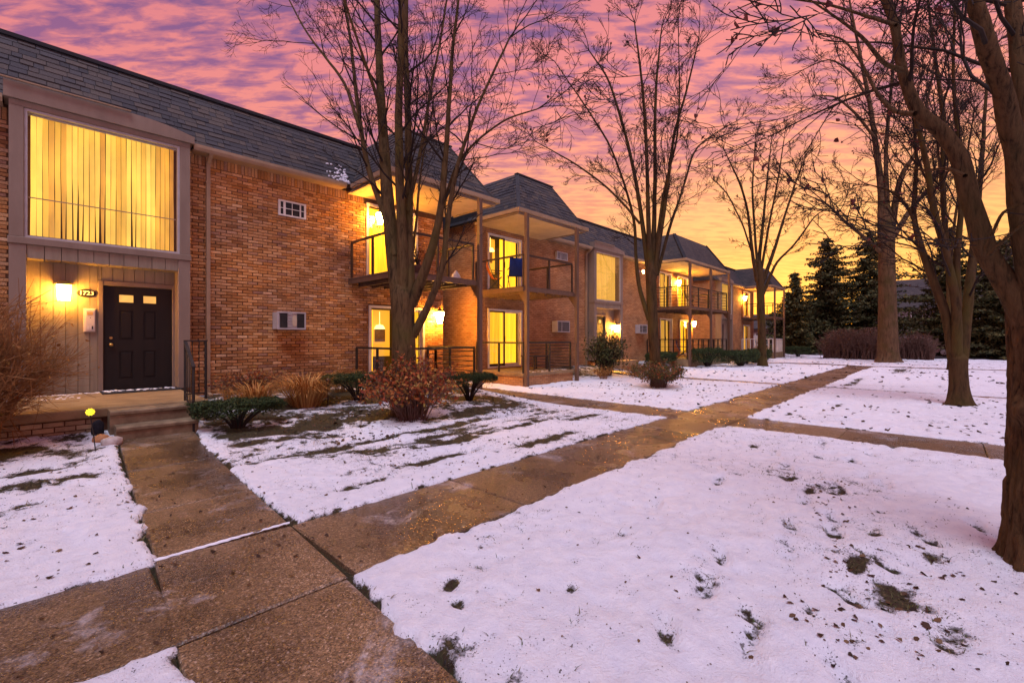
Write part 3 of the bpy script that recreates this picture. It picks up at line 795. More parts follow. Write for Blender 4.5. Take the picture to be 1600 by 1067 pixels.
def slab(parent, pts, mat='conc', th=0.11, lift=0.0, name='slab'):
    """paving slab with eased edges; pts are the plan corners, counter-clockwise"""
    cx = sum(p[0] for p in pts) / len(pts); cy = sum(p[1] for p in pts) / len(pts)
    jz = R.uniform(-0.003, 0.003)
    n = len(pts)

    def ring(inset, dz):
        out = []
        for x, y in pts:
            dx, dy = cx - x, cy - y
            d = math.hypot(dx, dy)
            out.append((x + dx / d * inset, y + dy / d * inset, float(terrain(x, y)) + jz + lift + dz))
        return out
    m = MB()
    v = ring(0.006, -th) + ring(0.006, -0.010) + ring(0.022, 0.0)
    f = [tuple(reversed(range(n)))]
    for k in range(2):
        for j in range(n):
            f.append((k * n + j, k * n + (j + 1) % n, (k + 1) * n + (j + 1) % n, (k + 1) * n + j))
    f.append(tuple(range(2 * n, 3 * n)))
    m.add(v, f)
    return m.build(name, MT[mat], parent)


def walk_slabs(parent, cuts, key, along='x', skew=0.0):
    sk, x0, x1, y0, y1 = WALKS[key]
    for a, b in zip(cuts[:-1], cuts[1:]):
        if along == 'x':
            pts = [(a, y0), (b, y0), (b, y1), (a, y1)]
        else:
            pts = [(x0 + sk * (a - 3.9), a), (x1 + sk * (a - 3.9), a), (x1 + sk * (b - 3.9), b), (x0 + sk * (b - 3.9), b)]
        slab(parent, pts)


w = structure('walkway')
walk_slabs(w, [-7.6, -6.0, -4.4, -2.8, -1.1, 0.53], 'main')
sk = 0.055
slab(w, [(0.54 - .065, 2.72), (1.37, 2.72), (1.43, 3.80), (0.56, 3.86)])
walk_slabs(w, [1.43, 3.05, 4.65, 6.4, 8.15, 9.3, 10.9, 12.5, 14.2, 15.4, 16.3, 17.0, 18.6, 20.2, 21.8, 23.4, 25.0, 26.6, 28.2, 30.2], 'main')
w = structure('entrance_walkway')
walk_slabs(w, [3.88, 4.98, 6.6, 7.95, 8.2], 'entry', 'y')
walk_slabs(w, [-5.0, -3.5, -2.0, -0.4, 1.15, 2.71], 'near', 'y')
w = structure('cross_walkway')
walk_slabs(w, [3.81, 5.3, 6.8, 8.3, 9.8, 11.4, 13.2], 'cross', 'y')
walk_slabs(w, [-14.4, -12.8, -11.2, -9.6, -8.0, -6.4, -4.9, -3.4, -1.9, -0.4, 1.15, 2.71], 'cross', 'y')
w = structure('side_walkway')
walk_slabs(w, [3.81, 5.4, 7.0, 8.6, 10.3], 'bay_w', 'y')
walk_slabs(w, [-14.4, -12.8, -11.2, -9.6, -8.0, -6.4, -4.8, -3.3, -1.8, -0.3, 1.2, 2.71], 'bay_e', 'y')
w = structure('far_walkway')
walk_slabs(w, [-12, -9, -6, -3, 0, 3, 6, 9, 12], 'far', 'y')
rd = MB().add([(47, -120, 0.0), (61, -120, 0.0), (61, 120, 0.0), (47, 120, 0.0)], [(0, 1, 2, 3)]).build('road', MT['asphalt'])
rd['kind'] = 'structure'

# ------------------------------------------------------------------ apartment buildings
YW = 11.45        # face of the brickwork
YB = 11.07        # face of the entrance bays
ZG = 5.46         # gutter
ZR = 6.92         # top of the mansard


def wall_panels(parent, x0, x1, z0, z1, openings, mat):
    """front wall, 0.2 m thick, left open where windows and doors stand"""
    xs = sorted({x0, x1, *[o[0] for o in openings], *[o[1] for o in openings]})
    m = MB()
    for a, b in zip(xs[:-1], xs[1:]):
        holes = sorted((o[2], o[3]) for o in openings if o[0] <= a + 1e-6 and o[1] >= b - 1e-6)
        z = z0
        for h0, h1 in holes + [(z1, z1)]:
            if h0 > z + 1e-6:
                m.box(a, b, YW + 0.012, YW + 0.212, z, h0)
            z = h1
    return m.build('wall', mat, parent)


def lay_bricks(parent, x0, x1, z0, z1, skip, seed, n_parts=300):
    """running bond with a soldier course on top; the nearest pieces are parts, the rest one mesh"""
    r = random.Random(seed)
    W, H, J = 0.2, 0.058, 0.010
    cells = []
    zt = z1 - 0.215
    rows = int((zt - z0) / (H + J))
    for i in range(rows):
        z = zt - (i + 1) * (H + J)
        x = x0 - (0.105 if i % 2 else 0.0) + r.uniform(-0.004, 0.004)
        while x < x1 - 0.02:
            a, b = max(x, x0), min(x + W + r.uniform(-0.012, 0.006), x1)
            if b - a > 0.04:
                cells.append((a, b, z, z + H + r.uniform(-0.004, 0.002)))
            x += W + J
    x = x0
    while x < x1 - 0.03:
        cells.append((x, min(x + H, x1), zt + 0.004, z1 - 0.004))
        x += H + J
    for s in skip:
        nxt = []
        for c in cells:
            if c[1] > s[0] and c[0] < s[1] and c[3] > s[2] + .02 and c[2] < s[3] - .02:
                if s[0] - .006 - c[0] > .03:
                    nxt.append((c[0], s[0] - .006, c[2], c[3]))
                if c[1] - s[1] - .006 > .03:
                    nxt.append((s[1] + .006, c[1], c[2], c[3]))
            else:
                nxt.append(c)
        cells = nxt
    dep = lambda c: math.dist((0, 0, EYE), ((c[0] + c[1]) / 2, YW, (c[2] + c[3]) / 2)) - (0.25 if c[1] - c[0] > 0.18 else 0)
    vis = sorted((c for c in cells if c[0] > x0 + 0.001), key=dep)
    singles = set(id(c) for c in vis[:n_parts] if c[1] - c[0] > 0.15)
    protos = []
    for k in range(6):
        m = MB()
        j = lambda: r.uniform(-0.003, 0.003)
        m.bbox(-0.098 + j(), 0.097 + j(), -0.004 + j(), 0.02, -0.028 + j() * .5, 0.028 + j() * .5, 0.007)
        me_o = m.build('brick', MT['brick'])
        protos.append(me_o.data)
        bpy.data.objects.remove(me_o)
    big = MB()
    og = ORIGIN[parent.name]
    for c in cells:
        cx, cz = (c[0] + c[1]) / 2, (c[2] + c[3]) / 2
        if id(c) in singles:
            o = bpy.data.objects.new('brick', protos[r.randrange(6)])
            o.location = (cx - og.x, YW - og.y + r.uniform(-0.004, 0.004), cz - og.z)
            o.rotation_euler = (0, r.uniform(-0.008, 0.008), r.uniform(-0.012, 0.012))
            link(o, parent)
        else:
            d = r.uniform(-0.007, 0.004)
            big.bbox(c[0], c[1], YW + d, YW + 0.02, c[2], c[3], 0.006)
    o = big.build('brickwork', MT['bricks'], parent)
    o['kind'] = 'stuff'


def shingle_slope(parent, a, b, c, d, seed, mode='stuff', clip=None, n_parts=300):
    """rows of shingle tabs on the roof quad a,b (eave) c,d (top, above b and a)"""
    r = random.Random(seed)
    a, b, c, d = map(Vector, (a, b, c, d))
    nrm = (b - a).cross(d - a).normalized()
    L = ((d + c) / 2 - (a + b) / 2).length
    up = ((d + c) / 2 - (a + b) / 2)
    e = (b - a).normalized()
    up = (up - e * up.dot(e))
    L = up.length; up.normalize()
    rows = max(3, int(L / 0.14)); ex = L / rows
    tabs = []
    for i in range(rows):
        s0 = i / rows
        l0, r0 = a.lerp(d, s0), b.lerp(c, s0)
        l1, r1 = a.lerp(d, (i + 1) / rows), b.lerp(c, (i + 1) / rows)
        w0 = (r0 - l0).length
        x = -r.uniform(0, 0.2)
        while x < w0 - 0.02:
            w_ = r.choice((0.13, 0.17, 0.22, 0.30, 0.34))
            x0, x1 = max(x + 0.004, 0), min(x + w_ - 0.004, w0)
            th = r.choice((0.008, 0.012, 0.020))
            if x1 - x0 > 0.02:
                f0, f1 = x0 / w0, x1 / w0
                p0, p1 = l0.lerp(r0, f0), l0.lerp(r0, f1)
                p0, p1 = p0 - up * 0.006 * (th > 0.02), p1 - up * 0.006 * (th > 0.02)
                q0, q1 = l1.lerp(r1, f0), l1.lerp(r1, f1)
                tabs.append((p0, p1, q1 + up * 0.02, q0 + up * 0.02, th))
            x += w_
    tabs.sort(key=lambda t: (t[0] + t[2]).length)
    big = MB()
    F = [(4, 5, 6, 7), (0, 1, 5, 4), (1, 2, 6, 5), (3, 0, 4, 7)]
    for k, (p0, p1, q1, q0, th) in enumerate(tabs):
        vs_ = [p0, p1, q1, q0, p0 + nrm * (th + .012), p1 + nrm * (th + .012), q1 + nrm * 0.010, q0 + nrm * 0.010]
        if mode == 'parts' and k < n_parts:
            MB().add(vs_, F).build('shingle', MT['shingle'], parent)
        else:
            big.add(vs_, F)
    if big.v:
        o = big.build('shingle_field', MT['shingles'], parent)
        o['kind'] = 'stuff'


def main_roof(root, x0, x1, detail, seed, zones=None):
    """mansard: steep shingled slope between gutter and flat top"""
    m = MB()
    m.add([(x0 - .1, 11.2, ZG), (x1 + .1, 11.2, ZG), (x1 + .1, 12.2, ZR), (x0 - .1, 12.2, ZR), (x0 - .1, 24.8, ZG), (x1 + .1, 24.8, ZG), (x1 + .1, 23.8, ZR), (x0 - .1, 23.8, ZR)],
          [(0, 1, 2, 3), (3, 2, 6, 7), (7, 6, 5, 4), (0, 3, 7, 4), (1, 5, 6, 2), (0, 4, 5, 1)])
    rf = m.build('roof', MT['roof_under'] if detail else MT['roof_far'], root)
    if detail:
        for k, (a, b) in enumerate(zones):
            shingle_slope(rf, (a, 11.2, ZG), (b, 11.2, ZG), (b, 12.2, ZR), (a, 12.2, ZR), seed + k, 'parts' if k == 0 else 'stuff')
    MB().box(x0 - .13, x1 + .13, 12.12, 12.30, ZR - 0.01, ZR + 0.06).build('ridge_cap', MT['roof_under'], rf)
    return rf


def gutter(root, x0, x1, y=11.2):
    MB().add([(x, yy, zz) for x in (x0, x1) for yy, zz in ((y, ZG + .01), (y - .11, ZG + .01), (y - .11, ZG - .05), (y - .075, ZG - .105), (y, ZG - .11))],
             [(0, 1, 6, 5), (1, 2, 7, 6), (2, 3, 8, 7), (3, 4, 9, 8), (4, 0, 5, 9), (0, 4, 3, 2, 1), (5, 6, 7, 8, 9)]).build('gutter', MT['gutter'], root)
    box('soffit', MT['gutter'], root, x0, x1, y + .002, YW + .01, ZG - .09, ZG - .06)


def balcony_roof(root, x0, x1, y0, detail, seed, inset=0.9, right_inset=None):
    """small mansard roof standing out over the balconies"""
    ri = right_inset or inset
    ze, zt = ZG - 0.02, ZR + .03
    yt = y0 + 0.95
    A, B, C, D = (x0, y0, ze), (x1, y0, ze), (x1 - ri, yt, zt), (x0 + inset, yt, zt)
    yb = 12.9
    m = MB()
    m.add([A, B, C, D, (x0, yb, ze), (x1, yb, ze), (x1 - ri, yb, zt), (x0 + inset, yb, zt)],
          [(0, 1, 2, 3), (3, 2, 6, 7), (4, 0, 3, 7), (1, 5, 6, 2), (4, 5, 1, 0), (5, 4, 7, 6)])
    rf = m.build('balcony_roof', MT['roof_under'] if detail else MT['roof_far'], root)
    if detail:
        shingle_slope(rf, A, B, C, D, seed)
        shingle_slope(rf, (x0, 11.75, ze), A, D, (x0 + inset, 12.25, zt), seed + 1)
        MB().beam(A, Vector(A).lerp(Vector(D), .985), 0.12, 0.03).build('hip_cap', MT['shingle'], rf)
        MB().beam(B, Vector(B).lerp(Vector(C), .985), 0.12, 0.03).build('hip_cap', MT['shingle'], rf)
        MB().box(x0 + inset - .05, x1 - ri + .05, yt - .06, yt + .08, zt + .002, zt + .04).build('ridge_cap', MT['shingle'], rf)
    else:
        MB().beam(A, D, 0.16, 0.06).build('hip_cap', MT['roof_under'], rf)
        MB().beam(B, C, 0.16, 0.06).build('hip_cap', MT['roof_under'], rf)
    # fascia with its gutter, and the boarded ceiling
    f = MB()
    f.box(x0 - .03, x1 + .03, y0 - .10, y0 - .004, ze - .10, ze + .012)
    f.box(x0 - .10, x0 - .033, y0 - .10, 11.06, ze - .10, ze + .012)
    f.box(x1 + .033, x1 + .10, y0 - .10, 11.06, ze - .10, ze + .012)
    f.build('fascia_gutter', MT['gutter'], rf)
    f = MB()
    f.box(x0 + .02, x1 - .02, y0 + .0, y0 + .05, ze - .16, ze - .103)
    f.box(x0 - .02, x0 + .018, y0 + .0, 11.2, ze - .16, ze - .103)
    f.box(x1 - .018, x1 + .02, y0 + .0, 11.2, ze - .16, ze - .103)
    f.build('frieze_board', MT['trim'], rf)
    nb = int((x1 - x0 - .06) / 0.42)
    for k in range(nb):
        a = lerp(x0 + .03, x1 - .03, k / nb); b = lerp(x0 + .03, x1 - .03, (k + 1) / nb)
        box('ceiling_board', MT['soffit'], rf, a + .003, b - .003, y0 + .053, YW - .005, ze - .125, ze - .098)
    return rf


def railing(root, pts, z, h=0.95, mat='rail_brown', posts=None, bars=0, pw=0.05, top=(0.06, 0.05)):
    """balcony railing along a polyline of plan points"""
    rl = MB()
    for a, b in zip(pts[:-1], pts[1:]):
        rl.beam((a[0], a[1], z + h), (b[0], b[1], z + h), *top)
    t = rl.build('railing', MT[mat], root)
    pp = []
    for i, (a, b) in enumerate(zip(pts[:-1], pts[1:])):
        L = math.dist(a, b)
        n = max(1, round(L / (posts or 1.35)))
        for k in range(n + (1 if i == len(pts) - 2 else 0)):
            pp.append((lerp(a[0], b[0], k / n), lerp(a[1], b[1], k / n)))
    for x, y in pp:
        box('post', MT[mat], t, x - pw / 2, x + pw / 2, y - pw / 2, y + pw / 2, z - .0, z + h - .026)
    for k in range(bars):
        zz = z + 0.10 + (h - 0.2) * k / max(1, bars - 1)
        for a, b in zip(pts[:-1], pts[1:]):
            MB().beam((a[0], a[1], zz), (b[0], b[1], zz), 0.014, 0.018).build('bar', MT['black'], t)
    return t


def deck(root, x0, x1, y0, z):
    n = 16
    d = box('balcony_deck', MT['deck'], root, x0, x1, y0 + .045, YW - .003, z - .10, z - .035)
    for k in range(n):
        a, b = lerp(y0 + .03, YW - .01, k / n), lerp(y0 + .03, YW - .01, (k + 1) / n)
        box('plank', MT['deck'], d, x0 - .03, x1 + .03, a + .003, b - .003, z - .033, z)
    box('rim_board', MT['brown_metal'], d, x0 - .02, x1 + .02, y0, y0 + .042, z - .15, z - .036)
    box('rim_board', MT['brown_metal'], d, x0 - .022, x0 - .002, y0 + .044, YW - .004, z - .15, z - .036)
    box('rim_board', MT['brown_metal'], d, x1 + .002, x1 + .022, y0 + .044, YW - .004, z - .15, z - .036)
    for k in range(6):
        x = lerp(x0 + .3, x1 - .3, k / 5)
        box('joist', MT['deck'], d, x - .025, x + .025, y0 + .05, YW - .004, z - .20, z - .102)
    return d


def post(root, x, y, z0, z1, brace=None):
    p = MB().bbox(x - .055, x + .055, y - .055, y + .055, z0, z1, 0.008).build('porch_post', MT['brown_metal'], root)
    if brace:
        MB().add([(x + .02, y + .056, brace - .15), (x - .02, y + .056, brace - .15), (x - .02, y + .056, brace - .55), (x + .02, y + .056, brace - .55),
                  (x - .02, y + .36, brace - .15), (x + .02, y + .36, brace - .15)], [(0, 3, 5), (1, 4, 2), (1, 0, 5, 4), (2, 4, 5, 3)]).build('brace', MT['brown_metal'], p)
    return p


def curtain(parent, x0, x1, z0, z1, y, mat, waves=9, amp=0.03, name='curtain'):
    n = int(waves * 8)
    m = MB()
    for k in range(n + 1):
        x = lerp(x0, x1, k / n)
        yy = y + amp * math.sin(k / n * waves * 2 * math.pi) + 0.3 * amp * math.sin(k * 1.7)
        m.v += [(x, yy, z0), (x, yy, z1)]
    for k in range(n):
        m.f.append((2 * k, 2 * k + 2, 2 * k + 3, 2 * k + 1))
    return m.build(name, MT[mat], parent, True)


def patio_door(root, x0, x1, z0, z1, left='curtain', right='curtain', frame='white', label=None):
    """two-leaf sliding glass door in an open wall bay with lit curtains behind"""
    fr = MB()
    t = 0.065
    fr.box(x0, x0 + t, YW - .02, YW + .10, z0, z1)
    fr.box(x1 - t, x1, YW - .02, YW + .10, z0, z1)
    fr.box(x0 + t, x1 - t, YW - .02, YW + .10, z1 - t, z1)
    fr.box(x0 + t, x1 - t, YW - .02, YW + .10, z0, z0 + .05)
    d = fr.build('patio_door', MT[frame], root)
    xm = (x0 + x1) / 2
    for k, (a, b) in enumerate(((x0 + t, xm + .025), (xm - .025, x1 - t))):
        y = YW + .045 + .036 * k
        s = MB()
        w_ = 0.05
        s.box(a + .002, a + w_, y, y + .03, z0 + .052, z1 - t - .002)
        s.box(b - w_, b - .002, y, y + .03, z0 + .052, z1 - t - .002)
        s.box(a + w_, b - w_, y, y + .03, z1 - t - w_, z1 - t - .002)
        s.box(a + w_, b - w_, y, y + .03, z0 + .052, z0 + .14)
        s.build('sash', MT['rail_brown'] if k == 0 and frame == 'white' else MT[frame], d)
        box('pane', MT['glass'], d, a + w_ - .004, b - w_ + .004, y + .012, y + .018, z0 + .137, z1 - t - w_ + .004)
    if left == 'room':      # curtain drawn aside: lit room with a hanging lamp
        curtain(d, x0 + .03, x0 + .26, z0 + .02, z1 - .03, YW + .27, 'curtain', 3, .045)
        box('room_wall', MT['room_wall'], d, x0 - .05, xm + .15, YW + .70, YW + .74, z0, z1 + .02)
        box('picture', MT['picture'], d, lerp(x0, xm, .62), lerp(x0, xm, .62) + .34, YW + .685, YW + .699, z0 + 1.15, z0 + 1.55)
        box('sideboard', MT['rail_brown'], d, lerp(x0, xm, .45), xm + .14, YW + .52, YW + .684, z0, z0 + .72)
        MB().lathe((lerp(x0, xm, .66), YW + .48, z0 + 1.52), [(.16, 0), (.10, .11), (.02, .13), (.008, .14), (.008, .5)], 14).build('hanging_lamp', MT['room_lamp'], d)
    else:
        curtain(d, x0 + .03, xm, z0 + .02, z1 - .03, YW + .27, left, 5)
    curtain(d, xm, x1 - .03, z0 + .02, z1 - .03, YW + .29, right, 7)
    box('handle', MT['black'], d, xm - .012, xm + .012, YW + .018, YW + .044, z0 + .9, z0 + 1.12)
    return d


def bay(root, x0, x1, lit, zf, door_left, seed):
    """taupe clad entrance bay: picture window above, recessed siding and door below"""
    r = random.Random(seed)
    c = 0.20
    zt = 5.56
    bo = MB().bbox(x0 - .015, x1 + .015, YB - .02, YW + .2, 3.057, 3.173, .008).build('bay_band', MT['trim'], root)
    for q in ((x0, x0 + c, zf, 3.055), (x1 - c, x1, zf, 3.055), (x0, x0 + c - .03, 3.175, 5.33), (x1 - c + .03, x1, 3.175, 5.33)):
        MB().bbox(q[0], q[1], YB, YW + .011, q[2], q[3], .006).build('column', MT['trim'], bo)
    # header: flat board, a reveal, and a capping board with a low crown
    MB().bbox(x0 + .0, x1 - .0, YB + .004, YW + .2, 5.332, 5.43, .006).build('header_board', MT['trim'], bo)
    cap = MB()
    n = 14
    pts = []
    for k in range(n + 1):
        s = k / n
        dz = -0.14 * max(0, (s - .62) / .38) ** 2
        pts.append((lerp(x0 - .06, x1 + .06, s), 5.70 + dz))
    for x, z in pts:
        cap.v += [(x, YB - .05, 5.428), (x, YB - .05, z), (x, YW + .55, z + .0), (x, YW + .55, 5.428)]
    for k in range(n):
        q = 4 * k
        cap.f += [(q, q + 4, q + 5, q + 1), (q + 1, q + 5, q + 6, q + 2), (q + 3, q + 2, q + 6, q + 7), (q, q + 3, q + 7, q + 4)]
    cap.f += [(0, 1, 2, 3), (4 * n + 3, 4 * n + 2, 4 * n + 1, 4 * n)]
    cap.build('crown_board', MT['trim'], bo)
    MB().beam((x0 - .10, YB - .09, 5.715), (x0 + (x1 - x0) * .62, YB - .09, 5.715), .05, .02).build('drip_edge', MT['gutter'], bo)
    # boards under the sill
    nb = 10
    for k in range(nb):
        a, d = lerp(x0 + c, x1 - c, k / nb), lerp(x0 + c, x1 - c, (k + 1) / nb)
        box('board', MT['siding'], bo, a + .004, d - .004, YB + .022, YW + .02, 2.835, 3.055)
    # picture window
    wx0, wx1, wz0, wz1 = x0 + c - .03, x1 - c + .03, 3.175, 5.33
    wf = MB()
    t = .04
    for q in ((wx0 + .002, wx0 + t, wz0 + .002, wz1 - .002), (wx1 - t, wx1 - .002, wz0 + .002, wz1 - .002), (wx0 + t, wx1 - t, wz0 + .002, wz0 + t), (wx0 + t, wx1 - t, wz1 - t, wz1 - .002)):
        wf.box(q[0], q[1], YB + .03, YB + .10, q[2], q[3])
    wo = wf.build('picture_window', MT['frame_metal'], bo.parent)
    box('pane', MT['glass'] if lit else MT['glass2'], wo, wx0 + t - .003, wx1 - t + .003, YB + .05, YB + .056, wz0 + t - .003, wz1 - t + .003)
    box('recess', MT['dark_room'], wo, wx0 + .01, wx1 - .01, YW + .16, YW + .20, wz0, wz1)
    if lit:
        ns = 27
        for k in range(ns):
            xc = lerp(wx0 + t + .03, wx1 - t - .03, (k + .5) / ns)
            hw = (wx1 - wx0) / ns * .438
            an = r.uniform(-.12, .30)
            gap = k in (5, 7, 8, 11, 12, 18)
            m = MB()
            zb, ztp = wz0 + .07, wz1 - .05
            prof = [(ztp, hw, an), (lerp(ztp, zb, .45), hw, an + r.uniform(-.05, .05)), (lerp(ztp, zb, .62), hw * (.88 if gap else 1), an), (zb, hw * (.55 if gap else 1.0), an + (.35 if gap else r.uniform(-.06, .06)))]
            for z_, h_, a_ in prof:
                sh = r.uniform(-.004, .004)
                for s_ in (-1, 0, 1):
                    m.v.append((xc + sh + s_ * h_ * math.cos(a_), YB + .19 + s_ * h_ * math.sin(a_) + (.010 if s_ == 0 else 0), z_))
            for q in range(3):
                for s_ in range(2):
                    e_ = q * 3 + s_
                    m.f.append((e_, e_ + 3, e_ + 4, e_ + 1))
            m.build('blind_slat', MT['blind'], wo, True)
        box('valance', MT['frame_metal'], wo, wx0 + .03, wx1 - .03, YB + .15, YB + .24, wz1 - .055, wz1 - .006)
        MB().beam((wx0 + t, YB + .075, 3.86), (wx1 - t, YB + .075, 3.86), .012, .016).build('safety_bar', MT['gutter'], wo)
    else:
        curtain(wo, wx0 + .02, wx1 - .02, wz0 + .02, wz1 - .02, YB + .32, 'curtain_dim', 9, .04)
    # recessed wall of vertical boards with the door
    dx0, dx1, dz1 = door_left, door_left + 1.05, zf + 1.985
    sb = MB()
    nb = 13
    edges = [lerp(x0 + c, x1 - c, k / nb) for k in range(nb + 1)]
    back = box('recess_wall', MT['dark_room'], bo.parent, x0 + c, x1 - c, YW + .10, YW + .15, zf, 2.95)
    for a, d in zip(edges[:-1], edges[1:]):
        for (s0, s1, z0, z1) in ((a, min(d, dx0 - .075), zf, 2.834), (max(a, dx1 + .075), d, zf, 2.834), (max(a, dx0 - .075), min(d, dx1 + .075), dz1 + .095, 2.834)):
            if s1 - s0 > .02:
                box('board', MT['siding'], bo, s0 + .0035, s1 - .0035, YW - .02, YW + .099, z0, z1)
    df = MB()
    df.bbox(dx0 - .075, dx0 - .002, YW - .05, YW + .06, zf, dz1 + .09, .006); df.bbox(dx1 + .002, dx1 + .075, YW - .05, YW + .06, zf, dz1 + .09, .006)
    df.bbox(dx0 - .0, dx1 + .0, YW - .046, YW + .06, dz1 + .004, dz1 + .088, .006)
    # the door leaf: stiles and rails with sunk fields, four raised panels, two lights
    fo = None
    W_ = dx1 - dx0
    ux = [dx0, dx0 + .20 * W_ + .02, dx0 + .42 * W_, dx0 + .565 * W_, dx0 + .755 * W_, dx1]
    uz = [zf + .015, zf + .215, zf + .75, zf + .965, zf + 1.53, zf + 1.685, zf + 1.825, dz1]
    dm = MB()
    for i in range(5):
        for k in range(7):
            if i in (1, 3) and k in (1, 3, 5):
                continue
            dm.box(ux[i], ux[i + 1], YW + .0, YW + .045, uz[k], uz[k + 1])
    dr = dm.build('door', MT['door'], bo.parent)
    df.build('door_frame', MT['trim'], dr)
    for i in (1, 3):
        for k in (1, 3):
            m = MB()
            a0, a1, b0, b1 = ux[i], ux[i + 1], uz[k], uz[k + 1]
            m.box(a0, a1, YW + .016, YW + .040, b0, b1)
            m.bbox(a0 + .025, a1 - .025, YW + .004, YW + .0159, b0 + .025, b1 - .025, .009)
            m.build('panel', MT['door'], dr)
        box('light', MT['lite'], dr, ux[i], ux[i + 1], YW + .012, YW + .03, uz[5], uz[6])
    MB().lathe((dx0 + .11, YW, zf + .87), [(.012, 0), (.012, -.03), (.030, -.036), (.034, -.055), (.026, -.07), (.004, -.074)], 14, 'y').build('knob', MT['brass'], dr, True)
    MB().lathe((dx0 + .11, YW, zf + 1.0), [(.024, 0), (.024, -.012), (.004, -.014)], 12, 'y').build('lock', MT['brass'], dr)
    return bo


# ---- first building
A = thing('apartment_building', 'nearest two-storey brick apartment building with wide lit picture window above its dark door', 'building', (0, YW, 0))
openA = [(6.28, 7.95, 3.12, 5.2), (6.35, 8.2, 0.24, 2.40), (-0.22 + .2, 2.2 - .2, 0.4, 5.35)]
wall_panels(A, -9, 8.9, -0.3, 5.46, openA, MT['mortar'])
box('side_wall', MT['brick_far'], A, 8.69, 8.9, YW + .214, 24, -.3, 5.46)
box('back_wall', MT['brick_far'], A, -9, 8.9, 24.002, 24.2, -.3, 5.46)
box('interior_core', MT['dark_room'], A, -8.9, 8.68, YW + .75, 24, -.2, 5.4)
skipA = [(6.28, 7.95, 3.08, 5.2), (6.35, 8.2, 0.2, 2.40), (-0.28, 2.21, -1, 6), (6.2, 8.9, 5.25, 5.5)]
lay_bricks(A, 2.21, 8.9, 0.05, 5.38, skipA, 3)
lay_bricks(A, -2.6, -0.28, 0.05, 5.38, skipA, 4, 0)
# return of the brickwork on the gap side is plain coursed brick
bay(A, -0.27, 2.2, True, 0.5, 0.91, 5)
rfA = main_roof(A, -9, 8.9, True, 30, [(-1.6, 6.6), (-9.0, -1.6)])
gutter(A, -9, -0.34); gutter(A, 2.27, 5.55)
dsp = MB().box(2.545, 2.615, YW - .085, YW - .008, 0.30, 5.22).build('downspout', MT['gutter'], A)
MB().beam((2.58, YW - .045, 5.21), (2.58, 11.14, 5.36), .068, .07).build('elbow', MT['gutter'], dsp)
MB().beam((2.58, YW - .045, 0.32), (2.60, YW - .22, 0.27), .068, .06).build('elbow', MT['gutter'], dsp)
for z in (1.2, 3.2, 4.8):
    box('strap', MT['gutter'], dsp, 2.53, 2.63, YW - .09, YW - .004, z, z + .03)
balcony_roof(A, 5.72, 9.12, 9.32, True, 40)
deck(A, 5.78, 8.28, 9.2, 3.07)
post(A, 5.86, 9.14, 0.0, 5.27, 3.07); post(A, 8.36, 9.14, 0.0, 5.27, 3.07)
patio_door(A, 6.28, 7.95, 3.12, 5.2, 'curtain', 'curtain_dim')
patio_door(A, 6.35, 8.2, 0.24, 2.40, 'room', 'curtain')
railing(A, [(5.84, YW - .04), (5.84, 9.26), (8.22, 9.26), (8.22, YW - .04)], 3.07, 0.96)
railing(A, [(5.98, YW - .04), (5.98, 9.3), (7.0, 9.3)], 0.24, 1.0, 'black')
railing(A, [(7.0, 9.3), (8.3, 9.3), (8.3, YW - .04)], 0.24, 1.0, 'black', bars=7)
pt = box('patio_slab', MT['porch'], A, 5.9, 8.4, 9.22, YW - .004, -.1, 0.235)

# ---- second building
B = thing('apartment_building', 'middle two-storey brick apartment building with covered balconies at both its ends', 'building', (10.35, YW, 0))
openB = [(10.85, 12.58, 3.12, 5.14), (10.85, 12.6, 0.45, 2.52), (16.95 + .2, 19.35 - .2, .4, 5.35), (23.9, 25.5, 3.12, 5.2), (26.3, 27.9, 3.12, 5.2), (24.0, 25.6, 0.45, 2.6), (26.6, 28.1, 0.45, 2.6)]
wall_panels(B, 10.35, 28.6, -0.3, 5.46, openB, MT['brick_far'])
box('side_wall', MT['brick_far'], B, 10.35, 10.55, YW + .214, 24, -.3, 5.46)
box('side_wall', MT['brick_far'], B, 28.4, 28.6, YW + .214, 24, -.3, 5.46)
box('back_wall', MT['brick_far'], B, 10.35, 28.6, 24.002, 24.2, -.3, 5.46)
box('interior_core', MT['dark_room'], B, 10.56, 28.39, YW + .75, 24, -.2, 5.4)
bay(B, 16.9, 19.32, False, 0.5, 17.25, 6)
rfB = main_roof(B, 10.35, 28.6, True, 50, [(13.2, 23.0)])
gutter(B, 13.85, 16.8); gutter(B, 19.42, 22.2)
for xd in (16.72,):
    dsp = MB().box(xd, xd + .07, YW - .085, YW - .008, 0.30, 5.22).build('downspout', MT['gutter'], B)
    MB().beam((xd + .035, YW - .045, 5.21), (xd + .035, 11.14, 5.36), .068, .07).build('elbow', MT['gutter'], dsp)
balcony_roof(B, 10.18, 13.7, 9.38, True, 60, 0.95, 0.75)
deck(B, 10.2, 12.8, 9.2, 3.07)
post(B, 10.28, 9.14, -0.05, 5.27, 3.07); post(B, 12.86, 9.14, -0.05, 5.27, 3.07)
patio_door(B, 10.85, 12.58, 3.12, 5.14, 'room', 'curtain')
patio_door(B, 10.85, 12.6, 0.45, 2.52, 'curtain', 'curtain')
railing(B, [(10.26, YW - .04), (10.26, 9.26), (12.74, 9.26), (12.74, YW - .04)], 3.07, 0.96)
railing(B, [(10.3, YW - .04), (10.3, 9.3)], 0.42, 0.93, 'black', 1.05)
railing(B, [(10.42, 9.3), (12.7, 9.3), (12.7, YW - .04)], 0.42, 0.93, 'black', bars=8)
ps = box('patio_slab', MT['porch'], B, 10.2, 12.85, 9.22, YW - .004, 0.33, 0.42)
